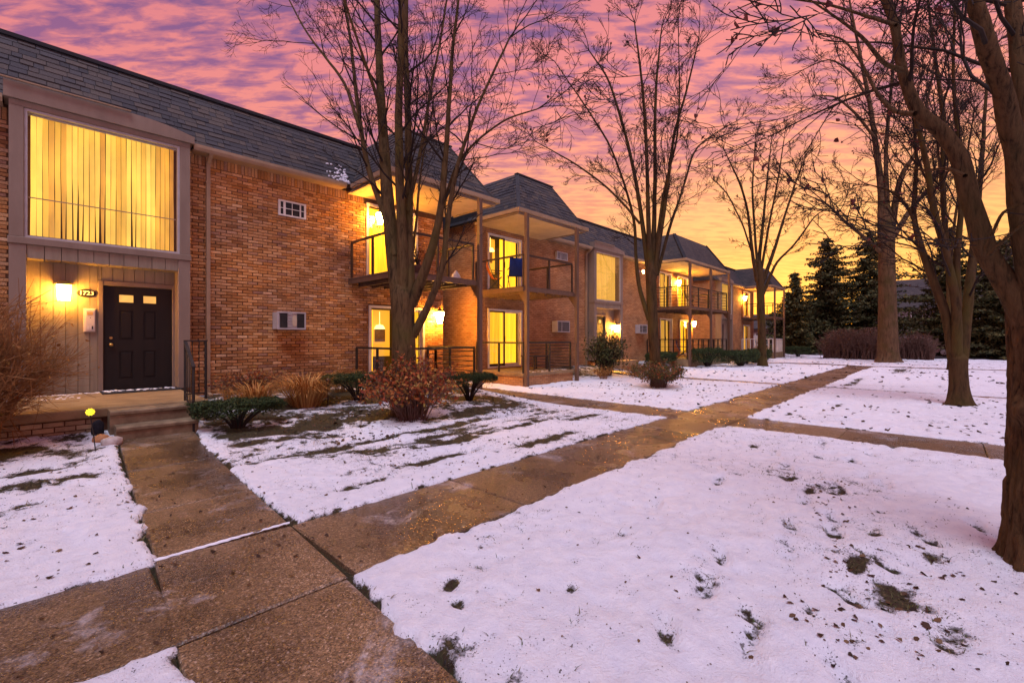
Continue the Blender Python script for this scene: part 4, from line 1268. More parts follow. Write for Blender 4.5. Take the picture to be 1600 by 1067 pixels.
box('patio_base', MT['brick_far'], ps, 10.24, 12.8, 9.27, YW - .006, -.2, 0.328)
balcony_roof(B, 22.25, 28.4, 9.3, False, 70)
deck(B, 22.4, 28.15, 9.2, 3.1)
for x in (22.45, 25.25, 28.1):
    post(B, x, 9.14, -.05, 5.27, 3.1)
patio_door(B, 23.9, 25.5, 3.12, 5.2, 'room', 'curtain_dim'); patio_door(B, 26.3, 27.9, 3.12, 5.2, 'curtain', 'curtain')
patio_door(B, 24.0, 25.6, 0.45, 2.6, 'curtain_dim', 'curtain_dim'); patio_door(B, 26.6, 28.1, 0.45, 2.6, 'curtain_dim', 'curtain')
railing(B, [(22.45, YW - .04), (22.45, 9.27), (28.08, 9.27), (28.08, YW - .04)], 3.1, 1.0, 'black', bars=6)
railing(B, [(22.45, YW - .04), (22.45, 9.27), (28.08, 9.27), (28.08, YW - .04)], 0.42, 1.0, 'black', posts=0.7, bars=4)
ps = box('patio_slab', MT['porch'], B, 22.35, 28.2, 9.2, YW - .004, -.1, 0.42)
box('doorstep', MT['porch'], B, 17.0, 19.2, 10.2, YB - .004, -.1, 0.49)

# ---- third building
C = thing('apartment_building', 'farthest brick apartment building, its end balcony beside the dark spruces', 'building', (31.8, YW, 0))
openC = [(32.5 + .2, 34.9 - .2, .4, 5.35), (38.6, 40.2, 3.15, 5.2), (38.5, 40.2, .45, 2.55)]
wall_panels(C, 31.8, 41.2, -0.3, 5.46, openC, MT['brick_far'])
box('side_wall', MT['brick_far'], C, 31.8, 32.0, YW + .214, 24, -.3, 5.46)
box('side_wall', MT['brick_far'], C, 41.0, 41.2, YW + .214, 24, -.3, 5.46)
box('back_wall', MT['brick_far'], C, 31.8, 41.2, 24.002, 24.2, -.3, 5.46)
box('interior_core', MT['dark_room'], C, 32.01, 40.99, YW + .75, 24, -.2, 5.4)
bay(C, 32.5, 34.9, False, 0.5, 32.9, 7)
main_roof(C, 31.8, 41.2, False, 0)
gutter(C, 35.0, 37.8)
balcony_roof(C, 37.8, 41.3, 9.3, False, 0)
deck(C, 38.0, 40.8, 9.2, 3.1)
post(C, 38.05, 9.14, -.05, 5.27); post(C, 40.75, 9.14, -.05, 5.27)
patio_door(C, 38.6, 40.2, 3.15, 5.2, 'curtain', 'curtain'); patio_door(C, 38.5, 40.2, .45, 2.55, 'curtain', 'curtain_dim')
railing(C, [(38.05, YW - .04), (38.05, 9.27), (40.75, 9.27), (40.75, YW - .04)], 3.1, 1.0, 'black')
railing(C, [(38.05, YW - .04), (38.05, 9.27), (40.75, 9.27), (40.75, YW - .04)], 0.42, 1.0, 'white', posts=.3)
box('patio_slab', MT['porch'], C, 37.9, 40.9, 9.2, YW - .004, -.1, 0.42)

# snow caught in the roof valley
vm = MB()
rr = random.Random(5)
for k in range(70):
    x = 5.70 - abs(rr.gauss(0, .22)); s = abs(rr.gauss(0, .16))
    if x < 5.0 or s > .42:
        continue
    y, z = 11.2 + s, ZG + s * (ZR - ZG) + .03
    q = rr.uniform(.02, .05)
    vm.lathe((x, y, z), [(q * .5, -.015), (q, .0), (q * .7, .022), (q * .1, .03)], 7)
o = vm.build('valley_snow', MT['snow'], A, True)
o['kind'] = 'stuff'

# ------------------------------------------------------------------ entrance porch, handrail and fittings
P = thing('entrance_porch', 'low concrete porch with brick base and two steps before the dark front door', 'porch', (0.6, 8.8, 0))
MB().bbox(-3.2, 1.98, 8.72, YW - .055, 0.37, 0.5, .015).build('porch_slab', MT['porch'], P)
MB().box(-3.15, 1.93, 8.78, YW - .06, -.2, 0.369).build('porch_base', MT['mortar'], P)
rb = random.Random(8)
bm_ = MB()
for i in range(5):
    z = 0.362 - (i + 1) * .072
    x = -1.6 - (.1 if i % 2 else 0)
    while x < .62:
        bm_.bbox(x, min(x + .2, .68), 8.765 + rb.uniform(-.005, .006), 8.79, z, z + .06, .006)
        x += .212
    x = 1.72
    while x < 1.9:
        bm_.bbox(x, min(x + .2, 1.93), 8.765 + rb.uniform(-.005, .006), 8.79, z, z + .06, .006)
        x += .212
bw = bm_.build('base_bricks', MT['tan_brick'], P)
bw['kind'] = 'stuff'


def step(x0, x1, y0, y1, z0, z1):
    m = MB()
    prof = [(y0 + .03, z0), (y0 + .03, z1 - .07), (y0 + .004, z1 - .055), (y0, z1 - .02), (y0 + .02, z1), (y1, z1), (y1, z0)]
    n = len(prof)
    m.v += [(x0, y, z) for y, z in prof] + [(x1, y, z) for y, z in prof]
    m.f += [(i, (i + 1) % n, n + (i + 1) % n, n + i) for i in range(n)]
    m.f += [tuple(reversed(range(n))), tuple(range(n, 2 * n))]
    return m.build('step', MT['step'], P)


step(0.78, 1.72, 8.12, 8.42, -.05, 0.285)
step(0.74, 1.74, 8.40, 8.715, -.05, 0.478)
MB().bbox(0.85, 2.02, 10.75, YW - .09, 0.501, 0.516, .006).build('door_mat', MT['mat_black'], P)

H = thing('handrail', 'black iron handrail with thin balusters on the right of the entrance steps', 'handrail', (1.7, 8.5, 0.1))
MB().tube([(1.66, 8.16, .06), (1.66, 8.16, 1.06)], .02, 8).build('post', MT['black'], H)
MB().tube([(1.68, 8.80, .46), (1.68, 8.80, 1.45)], .02, 8).build('post', MT['black'], H)
MB().tube([(1.96, 8.80, .46), (1.96, 8.80, 1.45)], .02, 8).build('post', MT['black'], H)
MB().beam((1.66, 8.14, 1.06), (1.68, 8.81, 1.45), .045, .022).build('top_rail', MT['black'], H)
MB().beam((1.66, 8.80, 1.455), (1.98, 8.80, 1.455), .045, .022).build('top_rail', MT['black'], H)
MB().beam((1.66, 8.16, .26), (1.68, 8.80, .62), .02, .02).build('lower_rail', MT['black'], H)
MB().beam((1.68, 8.80, .60), (1.96, 8.80, .60), .02, .02).build('lower_rail', MT['black'], H)
for k in range(5):
    s = (k + 1) / 6
    MB().tube([(1.67, lerp(8.16, 8.8, s), lerp(.26, .62, s)), (1.67, lerp(8.16, 8.8, s), lerp(1.06, 1.45, s))], .007, 6).build('baluster', MT['black'], H)
for k in range(2):
    x = lerp(1.68, 1.96, (k + 1) / 3)
    MB().tube([(x, 8.8, .6), (x, 8.8, 1.45)], .007, 6).build('baluster', MT['black'], H)

LAMPS = 'lit wall lamps'


def box_lamp(x, y, z, w_, h_, label, mat='lamp', cap=True):
    t = thing('wall_lamp', label, 'lamp', (x, y, z), LAMPS)
    MB().bbox(x - w_ * .42, x + w_ * .42, y - .02, y, z - h_ * .5, z + h_ * .62, .005).build('backplate', MT['brass'], t)
    m = MB()
    d = w_ * .9
    y0, y1 = y - .035 - d, y - .035
    m.add([(x - w_ * .5, y0, z + h_ / 2), (x + w_ * .5, y0, z + h_ / 2), (x + w_ * .5, y1, z + h_ / 2), (x - w_ * .5, y1, z + h_ / 2),
           (x - w_ * .42, y0 + .015, z - h_ / 2), (x + w_ * .42, y0 + .015, z - h_ / 2), (x + w_ * .42, y1 - .015, z - h_ / 2), (x - w_ * .42, y1 - .015, z - h_ / 2)],
          [(0, 3, 2, 1), (4, 5, 6, 7), (0, 1, 5, 4), (1, 2, 6, 5), (2, 3, 7, 6), (3, 0, 4, 7)])
    m.build('lamp_shade', MT[mat], t)
    if cap:
        MB().add([(x - w_ * .62, y0 - .02, z + h_ / 2 + .004), (x + w_ * .62, y0 - .02, z + h_ / 2 + .004), (x + w_ * .62, y - .021, z + h_ / 2 + .004), (x - w_ * .62, y - .021, z + h_ / 2 + .004),
                  (x - w_ * .4, y0 + .04, z + h_ / 2 + .07), (x + w_ * .4, y0 + .04, z + h_ / 2 + .07), (x + w_ * .4, y - .03, z + h_ / 2 + .07), (x - w_ * .4, y - .03, z + h_ / 2 + .07)],
                 [(0, 1, 2, 3), (4, 7, 6, 5), (0, 4, 5, 1), (1, 5, 6, 2), (2, 6, 7, 3), (3, 7, 4, 0)]).build('cap', MT['brass'], t)
    return t


def carriage_lamp(x, y, z, s, label, mat='lamp'):
    t = thing('wall_lamp', label, 'lamp', (x, y, z), LAMPS)
    MB().lathe((x, y, z - .12 * s), [(.055 * s, 0), (.055 * s, -.015), (.02 * s, -.02)], 14, 'y').build('backplate', MT['black'], t)
    MB().tube([(x, y - .01, z - .12 * s), (x, y - .09 * s, z - .20 * s), (x, y - .14 * s, z - .17 * s), (x, y - .14 * s, z - .13 * s)], .012 * s, 8).build('arm', MT['black'], t)
    MB().lathe((x, y - .14 * s, z), [(.045 * s, -.12 * s), (.095 * s, .10 * s), (.085 * s, .12 * s)], 8).build('lamp_shade', MT[mat], t)
    MB().lathe((x, y - .14 * s, z + .122 * s), [(.11 * s, 0), (.07 * s, .04 * s), (.015 * s, .07 * s), (.012 * s, .11 * s)], 8).build('cap', MT['black'], t)
    return t


box_lamp(0.38, YW - .02, 2.30, .19, .27, 'square lit entrance lamp left of the dark front door', 'lamp_entry')
carriage_lamp(6.6, YW - .0, 4.78, 1.25, 'lit lamp high on the wall behind the balcony railing next to the big maple').location
carriage_lamp(8.62, YW - .0, 2.12, 1.45, 'lit carriage lamp at ground level right of the patio door behind the big maple')
carriage_lamp(19.0, YW - .03, 1.95, 1.3, 'lit lamp beside the second entrance door behind the green shrub')
carriage_lamp(26.1, YW - .0, 4.7, 1.3, 'lit lamp between the upper glass doors of the wide far balcony')
carriage_lamp(28.35, YW - .0, 2.35, 1.3, 'lit lamp at ground level under the right end of the wide far balcony')
carriage_lamp(38.35, YW - .0, 4.6, 1.3, 'lit lamp on the farthest upper balcony by the spruces')
fl = thing('flood_light', 'dazzling flood light on the upper brick wall behind the middle bare tree', 'lamp', (21.6, YW, 4.9), LAMPS)
MB().lathe((21.6, YW, 4.95), [(.06, 0), (.06, -.03), (.03, -.04)], 12, 'y').build('backplate', MT['white'], fl)
MB().tube([(21.6, YW - .03, 4.95), (21.6, YW - .12, 4.93)], .02, 8).build('arm', MT['white'], fl)
MB().lathe((21.6, YW - .12, 4.9), [(.05, 0), (.09, -.10), (.085, -.12)], 14, 'y').build('housing', MT['white'], fl)
MB().lathe((21.6, YW - .245, 4.9), [(.08, 0), (.06, -.03), (.01, -.045)], 14, 'y').build('lens', MT['lamp_flood'], fl, True)

PL = thing('number_plaque', 'small black oval house number plaque with pale digits beside the entrance lamp', 'plaque', (0.68, YW - .02, 2.32))
m = MB()
n = 28
for (s, dy) in ((1, 0), (1, -.014), (.93, -.02)):
    for k in range(n):
        a = 2 * math.pi * k / n
        m.v.append((0.68 + .135 * s * math.cos(a), YW - .021 + dy, 2.32 + .075 * s * math.sin(a)))
for q in range(2):
    for k in range(n):
        m.f.append((q * n + k, (q + 1) * n + k, (q + 1) * n + (k + 1) % n, q * n + (k + 1) % n))
m.f += [tuple(range(n)), tuple(reversed(range(2 * n, 3 * n)))]
m.build('plate', MT['plaque'], PL)
cu = bpy.data.curves.new('digits', 'FONT')
cu.body = '1723'
cu.size = 0.102
cu.extrude = 0.003
cu.offset = 0.0016
cu.align_x = 'CENTER'
cu.align_y = 'CENTER'
tmp = bpy.data.objects.new('tmp', cu)
col.objects.link(tmp)
me = bpy.data.meshes.new_from_object(tmp.evaluated_get(bpy.context.evaluated_depsgraph_get()))
bpy.data.objects.remove(tmp)
me.name = 'digits'
me.materials.clear()
me.materials.append(MT['paint_white'])
dg_o = bpy.data.objects.new('digits', me)
link(dg_o, PL)
dg_o.location = (0, -.026, 0)
dg_o.rotation_euler = (math.pi / 2, 0, 0)

IC = thing('intercom', 'pale wall intercom panel with small amber screen left of the dark door', 'intercom', (0.72, YW - .02, 1.83))
MB().bbox(.64, .80, YW - .06, YW - .021, 1.61, 2.04, .008).build('case', MT['inter'], IC)
MB().bbox(.665, .79, YW - .072, YW - .061, 1.63, 2.02, .004).build('face_plate', MT['inter'], IC)
MB().box(.685, .765, YW - .077, YW - .0725, 1.92, 1.98).build('screen', MT['screen'], IC)
MB().lathe((.73, YW - .0725, 1.87), [(.008, 0), (.006, -.006)], 10, 'y').build('button', MT['ac_dark'], IC)
for k in range(3):
    MB().box(.69 + .03 * k, .708 + .03 * k, YW - .076, YW - .0725, 1.66, 1.72).build('key_slot', MT['ac_dark'] if k == 2 else MT['white'], IC)


def ac_unit(x0, x1, z0, z1, d, label, style):
    t = thing('air_conditioner', label, 'air conditioner', (x0, YW, z0), 'air conditioners in the brick walls')
    if style == 'sleeve':          # flat sleeve front with a grid
        m = MB()
        y = YW - .05
        m.box(x0, x0 + .045, y, YW - .008, z0, z1); m.box(x1 - .045, x1, y, YW - .008, z0, z1)
        m.box(x0 + .045, x1 - .045, y, YW - .008, z1 - .035, z1); m.box(x0 + .045, x1 - .045, y, YW - .008, z0, z0 + .035)
        m.build('frame', MT['white'], t)
        box('grille_backing', MT['ac_dark'], t, x0 + .046, x1 - .046, y + .02, YW - .009, z0 + .036, z1 - .036)
        zm = (z0 + z1) / 2
        w_ = x1 - x0
        for f_, ww in ((.215, .05), (.49, .012), (.79, .03)):
            box('mullion', MT['white'], t, x0 + w_ * f_ - ww / 2, x0 + w_ * f_ + ww / 2, y + .004, y + .019, z0 + .037, z1 - .037)
        box('mullion', MT['white'], t, x0 + .047, x1 - .047, y + .008, y + .0185, zm - .008, zm + .008)
    else:
        y = YW - d
        m = MB().bbox(x0, x1, y + .012, YW - .008, z0, z1, .01)
        m.build('case', MT['ac_case'], t)
        m = MB()
        m.box(x0 + .0, x1 - .0, y - .012, y + .011, z0 - .012, z0 + .02); m.box(x0, x1, y - .012, y + .011, z1 - .02, z1 + .012)
        m.box(x0 - .012, x0 + .02, y - .013, y + .011, z0 - .012, z1 + .012); m.box(x1 - .02, x1 + .012, y - .013, y + .011, z0 - .012, z1 + .012)
        m.build('front_frame', MT['ac_case'], t)
        w_ = x1 - x0
        if style == 'panel':
            box('grille', MT['ac_dark'], t, x0 + .05, x0 + w_ * .34, y - .004, y + .0115, z0 + .03, z1 - .03)
            for k in range(5):
                zz = lerp(z0 + .05, z1 - .06, k / 4)
                box('louvre', MT['ac_case'], t, x0 + w_ * .36, x0 + w_ * .5, y - .012, y + .0115, zz, zz + .035)
            m = MB()
            for k in range(16):
                a = 2 * math.pi * k / 16
                m.v.append((x0 + w_ * .60 + .055 * math.cos(a), y - .008, (z0 + z1) / 2 + .15 * math.sin(a) * (1 if abs(math.sin(a)) < .8 else .95)))
            m.f.append(tuple(range(16)))
            m.build('cover_plate', MT['ac_panel'], t)
            box('grille', MT['ac_dark'], t, x0 + w_ * .70, x1 - .022, y - .006, y + .0115, z0 + .03, z1 - .03)
        else:
            box('grille', MT['ac_dark'], t, x0 + .03, x1 - .03, y - .002, y + .0115, z0 + .03, z1 - .03)
            for k in range(5):
                zz = lerp(z0 + .06, z1 - .06, k / 4)
                box('louvre', MT['ac_case'], t, x0 + .03, x1 - .03, y - .012, y - .003, zz - .008, zz + .008)
            box('divider', MT['ac_case'], t, x0 + w_ * .32, x0 + w_ * .36, y - .0135, y - .0125, z0 + .02, z1 - .02)
    return t


ac_unit(4.0, 4.64, 4.41, 4.78, .05, 'white gridded air conditioner sleeve high on the nearest brick wall', 'sleeve')
ac_unit(3.88, 4.5, 1.71, 2.10, .34, 'metal air conditioner with dark panels low on the nearest brick wall', 'panel')
ac_unit(14.4, 15.2, 1.74, 2.18, .28, 'louvred air conditioner low on the wall right of the second covered patio', 'louvre')
ac_unit(14.6, 15.3, 4.70, 5.0, .1, 'pale air conditioner high on the wall behind the second upper balcony rail', 'louvre')
ac_unit(21.2, 22.0, 1.74, 2.18, .25, 'air conditioner on the far brick wall left of the middle bare tree', 'louvre')

# ------------------------------------------------------------------ things on and below the balconies


def camp_chair(x, y, z, rot, mat, label, h=.95):
    t = thing('camp_chair', label, 'chair', (x, y, z))
    c, s = math.cos(rot), math.sin(rot)
    Q = lambda a, b, cz: (x + a * c - b * s, y + a * s + b * c, z + cz)
    w_, d = .28, .26
    for sx in (-1, 1):
        MB().tube([Q(sx * w_, -d, 0), Q(sx * w_, d * .4, .44)], .012, 6).build('leg', MT['black'], t)
        MB().tube([Q(sx * w_, d, 0), Q(sx * w_, -d * .7, .44)], .012, 6).build('leg', MT['black'], t)
        MB().tube([Q(sx * w_, d * .3, .40), Q(sx * w_, d * 1.1, h)], .012, 6).build('back_post', MT['black'], t)
        MB().tube([Q(sx * w_, d * .7, .64), Q(sx * w_, -d * .8, .62)], .014, 6).build('arm', MT['black'], t)
    m = MB()
    for k in range(6):
        f = k / 5
        sag = -.05 * math.sin(math.pi * f)
        m.v += [Q(-w_, lerp(-d * .8, d * .4, f), .43 + sag), Q(w_, lerp(-d * .8, d * .4, f), .43 + sag)]
    for k in range(5):
        m.f.append((2 * k, 2 * k + 1, 2 * k + 3, 2 * k + 2))
    m.build('seat', MT[mat], t, True)
    m = MB()
    for k in range(6):
        f = k / 5
        bow = .05 * math.sin(math.pi * f)
        m.v += [Q(-w_ * 1.03, lerp(d * .3, d * 1.1, f) + bow, lerp(.40, h, f)), Q(0, lerp(d * .3, d * 1.1, f) + bow + .03, lerp(.40, h - .05, f)), Q(w_ * 1.03, lerp(d * .3, d * 1.1, f) + bow, lerp(.40, h, f))]
    for k in range(5):
        m.f += [(3 * k, 3 * k + 1, 3 * k + 4, 3 * k + 3), (3 * k + 1, 3 * k + 2, 3 * k + 5, 3 * k + 4)]
    m.build('backrest', MT[mat], t, True)
    return t


camp_chair(10.62, 9.85, 3.07, 2.5, 'blue', 'dark blue canvas chair on the second upper balcony')
camp_chair(10.62, 10.85, 3.07, 0.9, 'orange', 'orange chair beside the left glass door of the second upper balcony')
camp_chair(23.3, 9.9, .42, .3, 'blue', 'blue camp chair on the ground patio of the wide far balcony')
camp_chair(24.3, 9.9, 3.1, .3, 'rail_brown', 'dark lounge chair behind the bars of the wide far upper balcony')


def potted_plant(x, y, z, s, label, leaf):
    t = thing('potted_plant', label, 'plant', (x, y, z))
    MB().lathe((x, y, z), [(.10 * s, 0), (.15 * s, .24 * s), (.165 * s, .24 * s), (.165 * s, .29 * s), (.14 * s, .285 * s)], 14).build('pot', MT['terracotta'], t)
    r = random.Random(int(x * 100))
    st = MB()
    lv = MB()
    for k in range(16):
        a = r.uniform(0, 6.28); b = r.uniform(.1, .6)
        p = Vector((x, y, z + .27 * s)); q = p + Vector((math.cos(a) * b, math.sin(a) * b, r.uniform(.6, 1.1))) * .55 * s
        mid = p.lerp(q, .5) + Vector((0, 0, .05))
        st.tube([p, mid, q], [.006, .005, .003], 4)
        for j in range(5):
            c_ = mid.lerp(q, j / 4)
            u = Vector((r.gauss(0, 1), r.gauss(0, 1), r.gauss(0, .6))).normalized() * .05 * s
            w_ = u.cross(Vector((0, 0, 1))).normalized() * .02 * s
            lv.add([c_, c_ + u * .5 + w_, c_ + u, c_ + u * .5 - w_], [(0, 1, 2, 3)])
    st.build('stem', MT['twig'], t)
    lv.build('foliage', MT[leaf], t)


pt_ = thing('plant_table', 'small dark table with plants by the lit door of the nearest upper balcony', 'table', (6.75, 10.3, 3.07))
box('table_top', MT['rail_brown'], pt_, 6.42, 7.08, 10.05, 10.5, 3.52, 3.56)
for sx in (6.46, 7.04):
    for sy in (10.09, 10.46):
        box('leg', MT['rail_brown'], pt_, sx - .02, sx + .02, sy - .02, sy + .02, 3.07, 3.519)
potted_plant(6.6, 10.28, 3.561, .8, 'leafy pot plant on the small table of the nearest upper balcony', 'leaf_dead')
potted_plant(6.75, 9.75, 3.07, .95, 'dark pot with bare stems on the floor of the nearest upper balcony', 'leaf_dead')
sb = MB()
for k, (x, y, r_) in enumerate(((7.9, 9.6, .14), (8.02, 9.7, .12))):
    sb.lathe((x, y, 3.07), [(r_ * .9, 0), (r_, .06), (r_ * .7, .15), (r_ * .3, .22), (.02, .25)], 10)
tag(sb.build('plastic_sack', MT['pale_bag'], None, True), 'white sack slumped on the right end of the nearest upper balcony', 'sack')
lt = thing('floor_lamp', 'floor lamp with yellow shade behind the nearest upper balcony rail', 'lamp', (7.2, 11.2, 3.07))
MB().lathe((7.2, 11.2, 3.07), [(.13, 0), (.13, .02), (.015, .035), (.012, 1.35)], 14).build('stand', MT['black'], lt)
MB().lathe((7.2, 11.2, 4.42), [(.17, 0), (.12, .2)], 16).build('lamp_shade', MT['curtain'], lt)
# patio bench in the second covered patio
pb = thing('patio_table', 'low dark table behind the barred railing of the second ground patio', 'table', (11.9, 10.2, .42))
box('table_top', MT['rail_brown'], pb, 11.5, 12.3, 9.9, 10.5, .86, .90)
for sx in (11.55, 12.25):
    for sy in (9.95, 10.45):
        box('leg', MT['rail_brown'], pb, sx - .025, sx + .025, sy - .025, sy + .025, .42, .859)

# garden flower light, stake and litter by the steps
sl = thing('solar_flower_light', 'glowing yellow flower light on a thin stake left of the steps', 'garden light', (0.53, 7.75, .08))
MB().tube([(.55, 7.75, .02), (.525, 7.75, .3), (.495, 7.76, .545)], .006, 6).build('stake', MT['black'], sl)
m = MB()
for k in range(10):
    a = 2 * math.pi * k / 10
    c_ = Vector((.495, 7.75, .575))
    u = Vector((math.cos(a), -.25, math.sin(a))).normalized()
    w_ = Vector((-math.sin(a), 0, math.cos(a)))
    m.add([c_ + u * .012, c_ + u * .034 + w_ * .015 + Vector((0, -.012, 0)), c_ + u * .05, c_ + u * .034 - w_ * .015 + Vector((0, .012, 0))], [(0, 1, 2, 3)])
m.build('petals', MT['solar'], sl)
MB().lathe((.495, 7.75, .575), [(.004, -.03), (.024, -.015), (.028, 0), (.022, .014), (.004, .022)], 12, 'y').build('flower_head', MT['solar'], sl, True)
gs = thing('garden_stake_light', 'unlit thin black garden stake light among dry grass by the brick wall', 'garden light', (4.05, 8.9, .1))
MB().tube([(4.05, 8.9, .02), (4.05, 8.9, .55)], .01, 6).build('stake', MT['black'], gs)
MB().lathe((4.05, 8.9, .55), [(.03, 0), (.045, .03), (.04, .10), (.06, .11), (.02, .15)], 10).build('lantern', MT['black'], gs)


def lump(name, mat, x, y, z, sx, sy, sz, label, cat, seed):
    n, k = 20, 12
    v, f = [], []
    for i in range(k + 1):
        p = math.pi * i / k
        for j in range(n):
            a = 2 * math.pi * j / n
            d = np.array([math.sin(p) * math.cos(a), math.sin(p) * math.sin(a), math.cos(p)])
            q = 1 + .28 * float(fbm(d[0] * 2.2 + seed, d[1] * 2.2, d[2] * 2.2, 3, seed))
            v.append((x + d[0] * sx * q, y + d[1] * sy * q, z + max(-.5, d[2]) * sz * q))
    for i in range(k):
        for j in range(n):
            f.append((i * n + j, i * n + (j + 1) % n, (i + 1) * n + (j + 1) % n, (i + 1) * n + j))
    o = mesh_np(name, v, [np.array(f)], MT[mat], None, True)
    return tag(o, label, cat)


lump('plastic_bag', 'pale_bag', .72, 7.98, .12, .11, .08, .08, 'crumpled pale plastic bag on the snow left of the bottom step', 'bag', 3)
lump('paper_bag', 'bag_orange', .63, 8.2, .14, .09, .07, .07, 'small tan paper bag tucked behind the crumpled pale bag', 'bag', 6)
lump('dark_pot', 'mat_black', .62, 8.52, .24, .07, .07, .13, 'dark pot standing in the corner left of the steps', 'pot', 9)

# ------------------------------------------------------------------ vegetation


class TB:
    """many tapered tubes in one numpy mesh"""

    def __init__(s):
        s.v, s.f, s.n = [], [], 0

    def tube(s, pts, rad, n):
        P_ = np.asarray(pts, float); k = len(P_)
        T = np.gradient(P_, axis=0)
        T /= np.linalg.norm(T, axis=1, keepdims=True) + 1e-9
        ref = np.array([0.31, 0.87, 0.38]) if abs(T[0] @ np.array([0.31, 0.87, 0.38])) < .9 else np.array([1.0, 0, 0])
        U = np.cross(T, ref); U /= np.linalg.norm(U, axis=1, keepdims=True) + 1e-9
        W = np.cross(T, U)
        a = np.arange(n) * 2 * math.pi / n
        ring = U[:, None, :] * np.cos(a)[None, :, None] + W[:, None, :] * np.sin(a)[None, :, None]
        s.v.append((P_[:, None, :] + ring * np.asarray(rad, float)[:, None, None]).reshape(-1, 3))
        i = np.arange(k - 1)[:, None] * n; j = np.arange(n)[None, :]; j2 = (j + 1) % n
        s.f.append((np.stack([i + j, i + j2, i + n + j2, i + n + j], -1).reshape(-1, 4) + s.n))
        s.n += k * n

    def build(s, name, mat, parent, smooth=True):
        if not s.v:
            return None
        return mesh_np(name, np.concatenate(s.v), [np.concatenate(s.f)], mat, parent, smooth)


def leaf_quads(P_, size, rng, aspect=1.6, flat=0.0, curl=.25, hexa=False):
    """leaf-sized bent faces at points P_"""
    n = len(P_)
    d = rng.normal(size=(n, 3)); d[:, 2] *= (1 - flat)
    d /= np.linalg.norm(d, axis=1, keepdims=True)
    e = rng.normal(size=(n, 3)); e[:, 2] *= (1 - flat)
    e = e - d * np.sum(e * d, 1, keepdims=True); e /= np.linalg.norm(e, axis=1, keepdims=True)
    nn = np.cross(d, e)
    L = (size * rng.uniform(.6, 1.3, n))[:, None]
    W = L / aspect
    a = P_ - d * L / 2; b = P_ + e * W / 2 + nn * L * curl * .4; c = P_ + d * L / 2 + nn * L * curl; q = P_ - e * W / 2 + nn * L * curl * .4
    if hexa:
        u = nn * L * curl
        w2 = W * rng.uniform(.7, 1.2, (n, 1))
        v = np.stack([P_ - d * L * .5, P_ - d * L * .18 + e * w2 * .5 + u * .6, P_ + d * L * .2 + e * w2 * .34 + u * .5, P_ + d * L * .55 + u * .1, P_ + d * L * .22 - e * w2 * .36 + u * .4, P_ - d * L * .2 - e * w2 * .5 + u * .7], 1).reshape(-1, 3)
        f = np.arange(n * 6).reshape(-1, 6)
        return v, np.concatenate([f[:, [0, 1, 2, 3]], f[:, [0, 3, 4, 5]]])
    v = np.stack([a, b, c, q], 1).reshape(-1, 3)
    f = np.arange(n * 4).reshape(-1, 4)
    return v, f


def smooth_path(pts, n):
    pts = np.asarray(pts, float)
    d = np.concatenate([[0], np.cumsum(np.linalg.norm(np.diff(pts, axis=0), axis=1))])
    t = np.linspace(0, d[-1], n)
    out = np.stack([np.interp(t, d, pts[:, k]) for k in range(3)], -1)
    for _ in range(2):
        out[1:-1] = (out[:-2] + 2 * out[1:-1] + out[2:]) / 4
    return out


def grow(tb, leaves, rng, start, direc, length, r0, level, cfg):
    k = 6 if level <= 1 else (5 if level == 2 else 4)
    d = direc / np.linalg.norm(direc)
    p = np.array(start, float)
    pts = [p.copy()]
    for i in range(k):
        d = d + rng.normal(0, cfg['wob'], 3) + np.array([0, 0, cfg['up'] * (0.6 if level < 3 else .3)])
        d /= np.linalg.norm(d)
        p = p + d * length / k
        pts.append(p.copy())
    pts = np.array(pts)
    r1 = max(cfg['rmin'] * .8, r0 * .35)
    rad = np.linspace(r0, r1, k + 1)
    tb.tube(pts, rad, 5 if level <= 1 else (4 if level == 2 else 3))
    if level >= cfg['levels']:
        if rng.random() < cfg['leaf']:
            leaves.append(pts[-1])
        return
    nc = cfg['kids'][level]
    nc = max(1, int(round(nc * (0.6 + .6 * rng.random()))))
    for c in range(nc):
        s = .25 + .75 * (c + rng.random()) / nc
        f = s * k
        i = min(int(f), k - 1)
        q = pts[i] + (pts[i + 1] - pts[i]) * (f - i)
        t = pts[i + 1] - pts[i]; t /= np.linalg.norm(t)
        o = rng.normal(size=3); o -= t * (o @ t); o /= np.linalg.norm(o)
        ang = rng.uniform(.4, .85)
        nd = t * math.cos(ang) + o * math.sin(ang)
        grow(tb, leaves, rng, q, nd, length * rng.uniform(.38, .62) * (1.15 - .4 * s), max(cfg['rmin'], r0 * (1 - .6 * s) * .55), level + 1, cfg)


